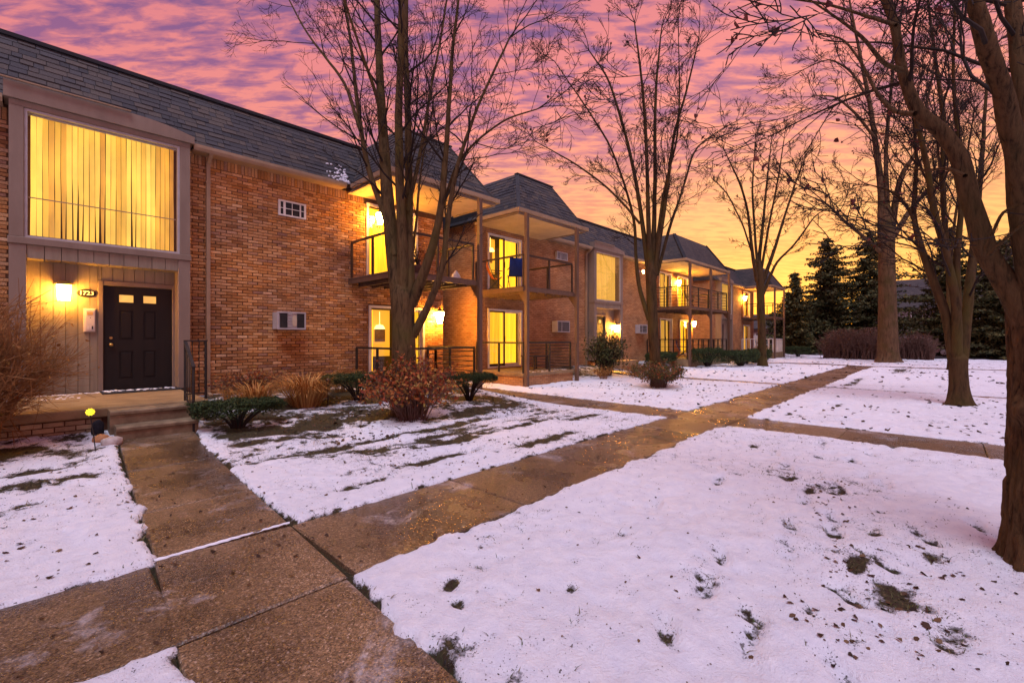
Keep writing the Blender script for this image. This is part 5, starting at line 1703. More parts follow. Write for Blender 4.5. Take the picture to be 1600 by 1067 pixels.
def bare_tree(label, base, trunk, stems, t0, bark, cfg, seed, leafmat='leaf_dead', flare=1.35, trunk_sides=28, name='bare_tree', spread=1.0, wk=1.0):
    """trunk: [(u,v,width_px)...]; stems: [(depth drift, [(u,v,width_px)...])...], pixels turned into points at the tree's own distance"""
    rng = np.random.default_rng(seed)
    root = thing(name, label, 'tree', base, 'bare trees on the lawn')
    tr = TB()
    tp = np.array([px(u, v, t0) for u, v, _ in trunk]); tw = np.array([w_ * t0 / FPX / 2 / math.hypot(1, (u - U0) / FPX) for u, _, w_ in trunk])
    tp[0] = base
    tp = np.concatenate([tp, [tp[-1] + (tp[-1] - tp[-2]) * .35, tp[-1] + (tp[-1] - tp[-2]) * .7]]); tw = np.concatenate([tw, [tw[-1] * .72, tw[-1] * .3]])
    n = 34
    P_ = smooth_path(tp, n)
    d = np.concatenate([[0], np.cumsum(np.linalg.norm(np.diff(tp, axis=0), axis=1))])
    rad = np.interp(np.linspace(0, d[-1], n), d, tw)
    zrel = P_[:, 2] - base[2]
    rad = rad * (1 + (flare - 1) * np.exp(-zrel / .22))
    a = np.arange(trunk_sides) * 2 * math.pi / trunk_sides
    P_[0, 2] -= .12
    tr.tube(P_, rad, trunk_sides)
    v = tr.v[0].reshape(n, trunk_sides, 3)
    c = P_[:, None, :]
    bmp = 1 + .05 * fbm(v[..., 0] * 6, v[..., 1] * 6, v[..., 2] * 1.2, 4, seed) + .16 * np.exp(-zrel / .16)[:, None] * np.maximum(0, np.sin(a * 5 + seed))[None, :]
    tr.v[0] = (c + (v - c) * bmp[..., None]).reshape(-1, 3)
    twigs, lv = TB(), []
    for drift, st in stems:
        m = len(st)
        sp = []
        for i, (u, v_, w_) in enumerate(st):
            sp.append(px(u, v_, t0 + drift * (i / (m - 1)) ** 1.2))
        sp = np.array(sp)
        sw = np.array([w_ * wk * t0 / FPX / 2 / math.hypot(1, (u - U0) / FPX) for u, _, w_ in st])
        ns = max(10, m * 4)
        Q = smooth_path(sp, ns)
        dd = np.concatenate([[0], np.cumsum(np.linalg.norm(np.diff(sp, axis=0), axis=1))])
        rd_ = np.maximum(np.interp(np.linspace(0, dd[-1], ns), dd, sw), cfg['rmin'])
        Q[2:] += np.cumsum(rng.normal(0, .006 * dd[-1] / ns * 4, (ns - 2, 3)), axis=0) * .5
        tr.tube(Q, rd_, 12 if rd_[0] > .05 else 7)
        L = dd[-1]
        nb = max(3, int(L * cfg['density']))
        for b in range(nb):
            s = cfg.get('first', .22) + (1 - cfg.get('first', .22)) * (b + rng.random()) / nb
            f = s * (ns - 1); i = min(int(f), ns - 2)
            q = Q[i] + (Q[i + 1] - Q[i]) * (f - i)
            t = Q[min(i + 2, ns - 1)] - Q[i]; t /= np.linalg.norm(t)
            o = rng.normal(size=3); o -= t * (o @ t); o /= np.linalg.norm(o)
            ang = rng.uniform(.45, .95)
            nd = t * math.cos(ang) + o * math.sin(ang)
            ln = cfg['len'] * rng.uniform(.6, 1.25) * (1.2 - .55 * s) * spread
            r_ = rd_[i] * rng.uniform(.3, .5)
            grow(twigs, lv, rng, q, nd, ln, max(cfg['rmin'] * 1.3, min(r_, cfg['len'] * .016)), 1, cfg)
        # leader continues as fine wood
        t = Q[-1] - Q[-3]
        for _ in range(3):
            grow(twigs, lv, rng, Q[-1], t / np.linalg.norm(t) + rng.normal(0, .3, 3), cfg['len'] * .9, rd_[-1] * .8, 1, cfg)
    tr.build('trunk', MT[bark], root)
    twigs.build('crown', MT['twig'], root)
    if lv:
        q = np.array(lv)
        v, f = leaf_quads(q, cfg.get('lsize', .05), rng, 1.3, 0, .4, True)
        mesh_np('leaves', v, [f], MT[leafmat], root)
    return root


g0 = lambda x, y: float(terrain(x, y))
cfgN = dict(wob=.11, up=.07, rmin=.0036, levels=4, kids={1: 6, 2: 4, 3: 3}, density=1.8, len=1.5, leaf=.025, lsize=.045)
T1 = (4.9, 7.4, g0(4.9, 7.4))
bare_tree('tall bare maple with many upright stems rising from the russet shrub before the nearest balcony', T1,
          [(632, 652, 42), (631, 560, 38), (630, 500, 36), (629, 462, 38)],
          [(.9, [(625, 470, 34), (612, 385, 27), (604, 300, 24), (598, 200, 19), (592, 100, 15), (588, 0, 12), (582, -160, 5)]),
           (-.6, [(632, 470, 30), (628, 380, 19), (624, 280, 16), (622, 180, 14), (626, 60, 11), (630, -150, 5)]),
           (.3, [(640, 470, 26), (638, 380, 17), (640, 300, 15), (638, 180, 13), (634, 60, 10), (640, -160, 4)]),
           (-1.0, [(643, 475, 22), (668, 415, 17), (688, 340, 13), (697, 220, 9), (704, 90, 6), (722, -60, 3)]),
           (-.8, [(645, 525, 17), (668, 482, 14), (693, 420, 11), (702, 330, 9), (715, 257, 7), (747, 165, 5), (796, 60, 3)]),
           (.8, [(617, 400, 15), (602, 335, 12), (574, 262, 10), (558, 160, 8), (548, 60, 6), (528, -60, 3)]),
           (1.3, [(563, 205, 7), (540, 130, 6), (510, 92, 5), (476, 48, 4), (446, -10, 3)]),
           (-1.2, [(600, 215, 8), (590, 152, 7), (568, 90, 5), (548, 30, 4), (520, -60, 3)]),
           (.2, [(636, 330, 9), (658, 240, 7), (672, 150, 5), (690, 60, 4), (706, -50, 3)]),
           (-1.4, [(690, 330, 7), (712, 258, 6), (742, 222, 4), (790, 186, 3), (838, 172, 2)]),
           (.9, [(642, 415, 6), (650, 350, 5), (656, 280, 4), (668, 200, 3)])],
          8.55, 'bark1', cfgN, 101, wk=.85)
cfgM = dict(cfgN, rmin=.0052, len=1.05, density=1.9, lsize=.045, leaf=.012)
T2 = (13.25, 6.4, g0(13.25, 6.4))
bare_tree('bare fan-shaped tree standing in a low russet bush before the second entrance', T2,
          [(1023, 590, 19), (1021, 530, 16), (1019, 480, 16), (1017, 430, 17)],
          [(.6, [(1016, 440, 18), (1006, 360, 12), (997, 298, 10), (981, 219, 8), (953, 121, 5), (922, 78, 3)]),
           (-.7, [(1017, 440, 17), (1013, 350, 12), (1013, 295, 10), (1009, 197, 8), (1004, 126, 6), (994, 36, 3)]),
           (.4, [(1020, 440, 17), (1022, 340, 12), (1023, 267, 10), (1023, 169, 8), (1028, 84, 5), (1034, 40, 3)]),
           (-1.1, [(1021, 440, 16), (1034, 350, 11), (1045, 281, 9), (1053, 211, 7), (1073, 140, 5), (1089, 72, 3)]),
           (1.3, [(1014, 500, 12), (998, 450, 11), (993, 400, 9), (992, 350, 8), (978, 298, 6), (952, 225, 5), (910, 160, 4), (866, 96, 2)]),
           (-.3, [(1000, 350, 7), (976, 320, 6), (947, 290, 5), (896, 253, 4), (840, 222, 2)]),
           (1.6, [(1027, 430, 9), (1044, 360, 8), (1066, 298, 6), (1084, 233, 5), (1122, 205, 3), (1150, 190, 2)]),
           (-1.3, [(1023, 400, 8), (1036, 300, 6), (1058, 220, 5), (1062, 150, 4), (1060, 60, 2)])],
          14.0, 'bark2', cfgM, 102, wk=.62)
cfgF = dict(cfgN, rmin=.0085, len=1.05, density=1.5, kids={1: 5, 2: 4, 3: 3}, lsize=.07, leaf=.012)
T3 = (26.7, 7.0, g0(26.7, 7.0))
bare_tree('bare tree before the wide far balcony, its branches fanning against the yellow sky', T3,
          [(1193, 573, 14), (1190, 500, 12.5), (1188, 450, 12.5), (1187, 425, 13)],
          [(1.0, [(1186, 440, 12), (1186, 400, 9), (1192, 349, 7), (1197, 292, 5), (1205, 225, 2)]),
           (-1.2, [(1183, 440, 10), (1175, 395, 8), (1169, 335, 6), (1158, 292, 5), (1130, 232, 2)]),
           (.6, [(1190, 445, 11), (1209, 395, 8), (1223, 349, 6), (1248, 273, 4), (1262, 240, 2)]),
           (-1.6, [(1192, 460, 9), (1212, 410, 6), (1240, 385, 5), (1279, 330, 3), (1310, 322, 2)]),
           (1.8, [(1184, 425, 7), (1180, 360, 6), (1176, 300, 5), (1180, 220, 2)]),
           (-.8, [(1189, 425, 7), (1204, 340, 5), (1216, 280, 4), (1226, 215, 2)]),
           (2.2, [(1180, 410, 5), (1160, 350, 4), (1135, 300, 3), (1112, 280, 2)])],
          24.2, 'bark2', cfgF, 103, wk=.68)
T4 = (36.3, 2.5, g0(36.3, 2.5))
cfgG = dict(cfgF, rmin=.012, len=2.5, density=1.25, lsize=.11)
bare_tree('massive pale-barked tree with mossy foot standing before the twiggy hedge', T4,
          [(1387, 567, 36), (1387, 500, 31), (1386, 430, 28), (1385, 360, 27)],
          [(1.5, [(1379, 380, 22), (1378, 300, 16), (1369, 219, 12), (1357, 149, 9), (1340, 60, 6), (1322, -40, 3)]),
           (-1.5, [(1390, 375, 20), (1400, 310, 14), (1409, 267, 11), (1430, 245, 8), (1446, 170, 6), (1462, 90, 3)]),
           (2.5, [(1396, 370, 14), (1420, 330, 11), (1448, 300, 8), (1478, 250, 6), (1500, 180, 3)]),
           (-2.5, [(1378, 396, 10), (1352, 372, 8), (1318, 345, 6), (1290, 316, 4), (1262, 305, 2)]),
           (.5, [(1386, 320, 12), (1384, 240, 9), (1392, 160, 7), (1398, 60, 4)]),
           (-1, [(1366, 215, 7), (1340, 180, 6), (1306, 150, 4), (1272, 150, 2)]),
           (2, [(1360, 160, 7), (1330, 110, 5), (1296, 90, 3), (1255, 110, 2)])],
          28.0, 'bark_pale', cfgG, 104, wk=.8)
T5 = (14.2, -0.25, g0(14.2, -.25))
cfg5 = dict(cfgM, leaf=.16, lsize=.055, len=1.6, density=2.0)
bare_tree('forked dark tree with clinging maroon leaves between the right-hand walks', T5,
          [(1499, 634, 34), (1498, 600, 31), (1497, 575, 31), (1497, 560, 32)],
          [(.6, [(1493, 600, 9), (1489, 565, 14), (1482, 500, 13), (1457, 435, 11), (1437, 379, 9), (1427, 340, 7), (1432, 250, 5), (1425, 150, 3)]),
           (-.5, [(1495, 575, 16), (1494, 470, 12), (1476, 390, 10), (1457, 328, 9), (1445, 250, 7), (1420, 150, 5), (1400, 40, 3)]),
           (.9, [(1500, 600, 10), (1504, 560, 15), (1512, 469, 14), (1520, 384, 11), (1528, 300, 8), (1538, 180, 5), (1545, 60, 3)]),
           (-.9, [(1497, 480, 10), (1494, 412, 9), (1504, 328, 7), (1497, 220, 6), (1489, 120, 4), (1493, -10, 3)]),
           (.3, [(1480, 400, 8), (1472, 300, 7), (1474, 183, 6), (1462, 112, 5), (1450, 0, 3)]),
           (1.2, [(1440, 388, 6), (1424, 330, 5), (1398, 300, 4), (1360, 290, 2)])],
          10.15, 'bark2', cfg5, 105, 'leaf_maroon', 1.5, wk=1.35)
T7 = (29.6, -.25, 0)
bare_tree('slender dark tree half hidden behind the forked maroon-leaved tree', T7,
          [(1486, 578, 12), (1484, 520, 10), (1483, 470, 9), (1482, 420, 8)],
          [(1, [(1482, 430, 7), (1474, 340, 6), (1466, 240, 4), (1458, 150, 2)]), (-1, [(1483, 430, 6), (1492, 340, 5), (1510, 260, 4), (1524, 170, 2)])],
          21.3, 'bark2', dict(cfgF, leaf=.1, len=1.8, rmin=.009), 107, 'leaf_maroon')


def near_tree():
    """the furrowed trunk at the right edge, three metres away"""
    rng = np.random.default_rng(106)
    t0 = 2.98
    bx, by, _ = px(1640, 890, t0)
    root = thing('bare_tree', 'close furrowed tree trunk cut by the right edge, one long limb sweeping up left', 'tree', (bx, by, 0), 'bare trees on the lawn')
    n, k = 110, 190
    zs = np.linspace(-.12, 1.82, k)
    r = .195 - .015 * sstep(0, 1.0, zs) + .035 * np.exp(-np.maximum(zs, 0) / .10) + .02 * sstep(1.3, 1.8, zs)
    cxs = bx + .012 * np.sin(zs * 2.1); cys = by + .01 * np.sin(zs * 1.7 + 1)
    a = np.arange(n) * 2 * math.pi / n
    Zm, Am = np.meshgrid(zs, a, indexing='ij')
    ca, sa = np.cos(Am), np.sin(Am)
    warp = .9 * fbm(ca * 1.5, sa * 1.5, Zm * 2.2, 3, 7)
    rg = np.abs(vnoise(ca * 5.6 + warp, sa * 5.6 + warp, Zm * 2.8 + 4, 11)) + .35 * np.abs(vnoise(ca * 11 + warp, sa * 11, Zm * 6, 12))
    disp = .05 * np.minimum(rg, .5) - .014 + .006 * fbm(ca * 14, sa * 14, Zm * 12, 3, 13)
    burl = .07 * np.exp(-((Zm - 1.02) / .09) ** 2) * np.exp(-((np.angle(np.exp(1j * (Am - 2.55)))) / .42) ** 2)
    rt = .03 * np.exp(-np.maximum(Zm, 0) / .10) * np.maximum(0, np.sin(Am * 5 + 1.0))
    Rm = r[:, None] + disp + burl + rt
    v = np.stack([cxs[:, None] + Rm * ca, cys[:, None] + Rm * sa, Zm], -1).reshape(-1, 3)
    i = np.arange(k - 1)[:, None] * n; j = np.arange(n)[None, :]; j2 = (j + 1) % n
    f = np.stack([i + j, i + j2, i + n + j2, i + n + j], -1).reshape(-1, 4)
    tv, tf, off = [v], [f], len(v)
    tw, lv = TB(), []
    cfg = dict(cfgN, leaf=.10, lsize=.075, len=1.35, density=2.3, rmin=.0035)
    stems = [(.5, [(1612, 505, 62), (1585, 460, 50), (1540, 395, 42), (1516, 310, 35), (1497, 240, 32), (1470, 203, 29), (1432, 176, 25), (1409, 112, 21), (1397, 34, 17), (1366, -40, 13), (1330, -160, 7)]),
             (-.25, [(1632, 500, 66), (1608, 420, 50), (1594, 310, 42), (1585, 225, 38), (1566, 140, 35), (1540, 70, 32), (1523, 0, 28), (1505, -120, 14)]),
             (.35, [(1646, 505, 60), (1632, 400, 44), (1612, 250, 38), (1596, 120, 34), (1582, 0, 30), (1574, -120, 16)]),
             (-.5, [(1656, 500, 50), (1674, 380, 34), (1700, 240, 26), (1730, 60, 16)]),
             (.7, [(1430, 178, 11), (1400, 178, 9), (1372, 150, 7), (1345, 96, 5), (1318, 60, 4), (1270, 50, 2)]),
             (-.4, [(1408, 110, 10), (1380, 100, 8), (1350, 60, 6), (1310, 30, 4), (1250, -10, 2)]),
             (.9, [(1400, 40, 8), (1350, 24, 6), (1290, 6, 5), (1200, -6, 3), (1140, 20, 2)]),
             (.6, [(1508, 275, 9), (1480, 262, 7), (1440, 268, 5), (1398, 250, 3)]),
             (-.6, [(1545, 400, 8), (1572, 372, 6), (1596, 352, 5), (1630, 330, 3)]),
             (-.3, [(1540, 390, 7), (1566, 330, 6), (1600, 318, 4)])]
    for q, (drift, st) in enumerate(stems):
        m = len(st)
        sp = np.array([px(u, v_, t0 + drift * (i_ / (m - 1))) for i_, (u, v_, _) in enumerate(st)])
        sw = np.array([w_ * t0 / FPX / 2 / math.hypot(1, (u - U0) / FPX) for u, _, w_ in st])
        ns = m * 6 if q < 4 else m * 4
        Q = smooth_path(sp, ns)
        dd = np.concatenate([[0], np.cumsum(np.linalg.norm(np.diff(sp, axis=0), axis=1))])
        rd_ = np.interp(np.linspace(0, dd[-1], ns), dd, sw)
        tb = TB()
        sides = 40 if q < 4 else 12
        tb.tube(Q, rd_, sides)
        vv = tb.v[0].reshape(ns, sides, 3); c = Q[:, None, :]
        b = 1 + (.24 if q < 4 else .06) * fbm(vv[..., 0] * 13, vv[..., 1] * 13, vv[..., 2] * 4, 4, 20 + q)
        vv = c + (vv - c) * b[..., None]
        tv.append(vv.reshape(-1, 3)); tf.append(tb.f[0] + off); off += ns * sides
        L = dd[-1]
        for bb in range(max(2, int(L * cfg['density']))):
            s = .35 + .65 * rng.random()
            fq = s * (ns - 1); ii = min(int(fq), ns - 2)
            t = Q[min(ii + 2, ns - 1)] - Q[ii]; t /= np.linalg.norm(t)
            o = rng.normal(size=3); o -= t * (o @ t); o /= np.linalg.norm(o)
            nd = t * .6 + o * .8
            if Q[ii][2] < 1.9:
                continue
            grow(tw, lv, rng, Q[ii], nd, cfg['len'] * rng.uniform(.5, 1.2), min(.014, rd_[ii] * .4), 1, cfg)
    o = mesh_np('trunk', np.concatenate(tv), [np.concatenate(tf)], MT['bark_near'], root, True)
    tw.build('crown', MT['twig'], root)
    q = np.array(lv)
    v, f = leaf_quads(np.concatenate([q, q + rng.normal(0, .03, q.shape)]), .042, rng, 1.3, 0, .5, True)
    mesh_np('leaves', v, [f], MT['leaf_maroon'], root)


near_tree()


# ---- shrubs


def yew(x, y, rx, ry, h, label, seed, group='clipped yew shrubs', n=5200, size=.05, mat='yew', low=.38):
    n = int(n * 2.6)
    size *= .8
    rng = np.random.default_rng(seed)
    z0 = g0(x, y)
    t = thing('yew_shrub', label, 'shrub', (x, y, z0), group)
    tb = TB()
    for k in range(16):
        a = rng.uniform(0, 6.28); q = rng.uniform(.3, .85)
        e = (x + rx * q * math.cos(a), y + ry * q * math.sin(a), z0 + h * .75)
        m = (x + rx * q * .35 * math.cos(a), y + ry * q * .35 * math.sin(a), z0 + h * .35)
        tb.tube(smooth_path([(x + .05 * math.cos(a), y + .05 * math.sin(a), z0 - .03), m, e], 6), np.linspace(.018, .008, 6) * (rx / .5), 5)
    tb.build('stem', MT['twig'], t)
    a = rng.uniform(0, 6.28, n); q = np.sqrt(rng.uniform(0, 1, n)); s = rng.uniform(0, 1, n)
    edge = 1 + .18 * vnoise(np.cos(a) * 3 + seed, np.sin(a) * 3, s * 2, seed) + .07 * vnoise(np.cos(a) * 9, np.sin(a) * 9, s * 5, seed + 1)
    top = h * (1.0 - .10 * q ** 3 + .10 * vnoise(np.cos(a) * q * 4, np.sin(a) * q * 4, 0, seed + 2))
    bot = h * (low * q ** .5 * .9 + .30 + .16 * vnoise(np.cos(a) * 3, np.sin(a) * 3, 1, seed + 3)) * (.75 if low < .3 else 1)
    zz = np.where(rng.random(n) < .55, lerp(.82, 1.0, s) * top, bot + (top - bot) * s)
    q = np.where(rng.random(n) < .5, .8 + .2 * q, q)
    P_ = np.stack([x + rx * q * edge * np.cos(a), y + ry * q * edge * np.sin(a), z0 + zz], -1)
    keep = fbm(P_[:, 0] * 7, P_[:, 1] * 7, P_[:, 2] * 7, 3, seed + 5) > -.28
    v, f = leaf_quads(P_[keep], size, rng, 2.6, .25)
    mesh_np('foliage', v, [f], MT[mat], t)
    return t


yew(2.2, 8.0, .62, .42, .44, 'low dark green yew right of the entrance steps', 201, n=7000, size=.042)
yew(4.75, 9.0, .70, .5, .58, 'flat-topped yew on thin stems beside the dry golden grass', 202, n=5600, size=.045, low=.5)
yew(6.9, 7.9, .66, .5, .60, 'flat-topped yew behind the russet shrub, left of the second patio post', 203, n=5600, size=.045, low=.5)
for k, (x, y, rx, ry, h, lab) in enumerate(((21.5, 10.2, 1.1, .6, .62, 'small dark clipped shrub left of the middle bare tree, under the flood light'),
                                            (23.6, 8.7, 1.3, .6, .95, 'box-shaped dark shrub right of the middle bare tree before the far patio'),
                                            (25.4, 7.7, 1.3, .8, .85, 'largest rounded shrub before the railings of the far patio'),
                                            (27.6, 8.1, 1.0, .7, .75, 'rounded shrub right of the largest one before the far patio'),
                                            (29.6, 8.2, 1.1, .7, .8, 'rounded shrub left of the third bare tree before the gap'),
                                            (33.5, 9.0, 1.0, .7, .75, 'dark shrub under the farthest entrance bay'),
                                            (41.8, 8.4, 1.2, .8, .8, 'dark shrub at the foot of the farthest balcony posts'))):
    yew(x, y, rx, ry, h, lab, 210 + k, 'clipped shrubs along the far facade', 4200, .085, low=.12)


def twig_shrub(label, x, y, rx, ry, h, nst, twigmat, leafmat, nleaf, lsize, seed, name='russet_shrub', thick=.008, levels=3, cat='shrub', arch=.35, lo=.35):
    rng = np.random.default_rng(seed)
    z0 = g0(x, y)
    t = thing(name, label, cat, (x, y, z0))
    tb, tips = TB(), []
    for k in range(nst):
        a = rng.uniform(0, 6.28); q = math.sqrt(rng.random())
        b = (x + .25 * rx * q * math.cos(a), y + .25 * ry * q * math.sin(a), z0 - .03)
        e = np.array([x + rx * q * math.cos(a), y + ry * q * math.sin(a), z0 + h * (1.02 - arch * q * q) * rng.uniform(.75, 1.05)])
        m = np.array(b) * .5 + e * .5 + np.array([-math.cos(a) * rx * .12, -math.sin(a) * ry * .12, h * .08])
        P_ = smooth_path([b, m, e], 8) + np.concatenate([np.zeros((1, 3)), rng.normal(0, .012 * h, (7, 3))])
        tb.tube(P_, np.linspace(thick, thick * .35, 8), 5)
        tips += [P_[-1], P_[-2]]
        for c in range(levels * 2):
            i = rng.integers(2, 7)
            d = P_[i + 1] - P_[i]; d /= np.linalg.norm(d)
            d = d + rng.normal(0, .55, 3)
            d /= np.linalg.norm(d)
            L = h * rng.uniform(.15, .34)
            Q = np.stack([P_[i], P_[i] + d * L * .5 + rng.normal(0, .01 * h, 3), P_[i] + d * L + np.array([0, 0, .03 * h])])
            tb.tube(Q, [thick * .5, thick * .4, thick * .25], 4)
            tips.append(Q[-1]); tips.append(Q[1])
            for c2 in range(levels - 1):
                d2 = d + rng.normal(0, .6, 3); d2 /= np.linalg.norm(d2)
                Q2 = np.stack([Q[1], Q[1] + d2 * L * .3, Q[1] + d2 * L * .6])
                tb.tube(Q2, [thick * .35, thick * .3, thick * .2], 3)
                tips.append(Q2[-1])
    tb.build('stem', MT[twigmat], t)
    if nleaf:
        T_ = np.array(tips)
        T_ = T_[T_[:, 2] > z0 + h * lo]
        P_ = T_[rng.integers(0, len(T_), nleaf)] + rng.normal(0, .05 * h, (nleaf, 3))
        v, f = leaf_quads(P_, lsize, rng, 1.7, 0, .35, True)
        mesh_np('foliage', v, [f], MT[leafmat], t)
    return t


twig_shrub('russet-leaved shrub around the foot of the big maple', 4.72, 6.9, 1.0, .72, 1.02, 90, 'twig_red', 'leaf_red', 3000, .068, 301)
twig_shrub('low red-brown twiggy shrub against the brick wall behind the first yew', 3.15, 10.3, .95, .4, .62, 70, 'twig_red', 'leaf_red', 700, .05, 311, 'red_brown_shrub', .006)
twig_shrub('low tan twiggy shrub against the brick wall left of the patio railing', 5.0, 10.2, .7, .4, .55, 46, 'twig_tan', 'leaf_orange', 420, .05, 312, 'tan_shrub', .006)
twig_shrub('low russet bush around the foot of the fan-shaped bare tree', 12.9, 6.2, 1.0, .8, .78, 70, 'twig_red', 'leaf_mix', 2600, .065, 302)
twig_shrub('large bare twiggy shrub with a few orange leaves covering the left end of the porch', -.58, 8.2, .92, .85, 2.0, 140, 'twig_tan', 'leaf_orange', 460, .045, 303, 'bare_shrub', .010, 4, arch=.5, lo=.45)
twig_shrub('tall olive-green shrub before the second entrance bay', 15.3, 9.5, 1.0, .75, 1.55, 46, 'twig', 'green_shrub', 2600, .085, 304, 'green_shrub', .012, 3, arch=.35, lo=.1)
twig_shrub('low tan bush at the foot of the tall olive-green shrub', 16.0, 8.6, .9, .5, .5, 40, 'twig_tan', 'leaf_orange', 500, .06, 305, 'tan_bush', .007)
twig_shrub('small tan bush between the second patio and the olive-green shrub', 14.2, 8.9, .55, .4, .45, 30, 'twig_tan', 'leaf_orange', 260, .05, 307, 'tan_bush', .006)
twig_shrub('small brown bush under the lit wall left of the far end balcony', 36.4, 9.6, .9, .6, .9, 34, 'twig_red', 'leaf_orange', 300, .09, 306, 'brown_bush', .012)


def grass_clump(label, x, y, r_, h, n, seed, name='dry_grass_clump'):
    rng = np.random.default_rng(seed)
    z0 = g0(x, y)
    t = thing(name, label, 'grass', (x, y, z0), 'dry golden grass clumps by the wall')
    V, F = [], []
    for k in range(n):
        a = rng.uniform(0, 6.28); q = math.sqrt(rng.random())
        b = np.array([x + .35 * r_ * q * math.cos(a), y + .35 * r_ * q * math.sin(a), z0 - .02])
        hh = h * rng.uniform(.55, 1.1); out = r_ * q * rng.uniform(.6, 1.3)
        m = b + np.array([math.cos(a) * out * .35, math.sin(a) * out * .35, hh * .65])
        droop = rng.uniform(.2, 1.0)
        e = b + np.array([math.cos(a) * out, math.sin(a) * out, hh * (1 - .45 * droop)])
        s = np.array([-math.sin(a), math.cos(a), 0]) * rng.uniform(.003, .006)
        i = len(V)
        V += [b - s, b + s, m - s, m + s, (m + e) / 2 - s * .8 + np.array([0, 0, .05 * h]), (m + e) / 2 + s * .8 + np.array([0, 0, .05 * h]), e]
        F += [(i, i + 1, i + 3, i + 2), (i + 2, i + 3, i + 5, i + 4), (i + 4, i + 5, i + 6, i + 6)]
    V = np.array(V)
    F = np.array(F)
    q = F[F[:, 2] != F[:, 3]]; tri = F[F[:, 2] == F[:, 3]][:, :3]
    o = mesh_np('blades', V, [q, tri], MT['dry_grass'], t)
    return t


grass_clump('tall dry golden grass clump between the two yews by the brick wall', 3.7, 9.1, .75, .74, 800, 401)
grass_clump('thinner dry grass clump left of the tall golden one by the brick wall', 2.95, 9.6, .6, .52, 420, 402)
grass_clump('small dry golden grass clump just left of the flat-topped yew by the wall', 4.25, 9.75, .4, .5, 260, 404)
grass_clump('short dry grass tufts near the downspout foot', 2.75, 10.6, .3, .40, 110, 403)


def spruce(label, x, y, h, r_, seed, n=46):
    rng = np.random.default_rng(seed)
    t = thing('spruce_tree', label, 'tree', (x, y, 0), 'dark spruces beyond the lawn')
    tb = TB()
    tb.tube([(x, y, -.1), (x, y, h * .5), (x, y, h)], [h * .016 + .06, h * .01 + .03, .015], 8)
    P_, D_ = [], []
    for k in range(n):
        z = h * (.07 + .91 * (k / n) ** .92)
        L = r_ * (1 - z / h) ** .72 * 1.0 + .10
        nb = rng.integers(6, 10)
        for b in range(nb):
            a = rng.uniform(0, 6.28)
            l_ = L * rng.uniform(.45, 1.2) * (1 + .55 * float(vnoise(math.cos(a) * 1.6 + seed, math.sin(a) * 1.6, z * .55, seed)))
            drop = -.18 - .22 * (1 - z / h) * rng.uniform(.6, 1.3)
            e = np.array([x + math.cos(a) * l_, y + math.sin(a) * l_, z + drop * l_ + .10 * l_])
            m = np.array([x + math.cos(a) * l_ * .55, y + math.sin(a) * l_ * .55, z + drop * l_ * .75])
            q = np.stack([np.array([x, y, z]), m, e])
            tb.tube(q, [.02, .014, .006], 3)
            ns = max(4, int(l_ * 9))
            for s in range(ns):
                f = (s + rng.random()) / ns * .88 + .12
                c = q[0] + (q[1] - q[0]) * f / .55 if f < .55 else q[1] + (q[2] - q[1]) * (f - .55) / .45
                w_ = .34 * l_ * (1 - f * .7) * .6 + .05
                sd = np.array([-math.sin(a), math.cos(a), 0])
                for _ in range(3):
                    P_.append(c + sd * rng.uniform(-w_, w_) + np.array([0, 0, rng.uniform(-.16, .03)]))
    tb.build('trunk', MT['twig'], t)
    v, f = leaf_quads(np.array(P_), .30 if h > 6 else .22, rng, 2.4, .35, .25)
    mesh_np('crown', v, [f], MT['spruce'], t)


spruce('shorter spruce beside the farthest balcony', 49.5, 10.2, 7.9, 3.1, 501, 38)
spruce('tall pointed spruce standing in the middle of the group', 55.5, 8.6, 12.0, 5.0, 502, 52)
spruce('tall spruce just left of the massive pale trunk', 58.0, 5.4, 12.6, 5.0, 503, 52)
spruce('dark spruce right of the massive pale trunk behind the hedge', 52.0, -.2, 11.0, 4.6, 504, 44)
spruce('wide low spruce behind the forked tree', 50.0, -3.0, 9.2, 4.6, 505, 40)
spruce('spruce at the right, behind the close furrowed trunk', 48.0, -6.4, 9.6, 4.4, 506, 40)
spruce('broad spruce filling the gap behind the left end of the hedge', 60.5, 9.4, 9.0, 4.6, 508, 40)
spruce('tall dark spruce far behind the forked tree', 60.0, -4.6, 11.5, 4.8, 509, 44)
spruce('low dark spruce half behind the tall pointed one', 53.0, 11.5, 6.4, 3.0, 507, 34)


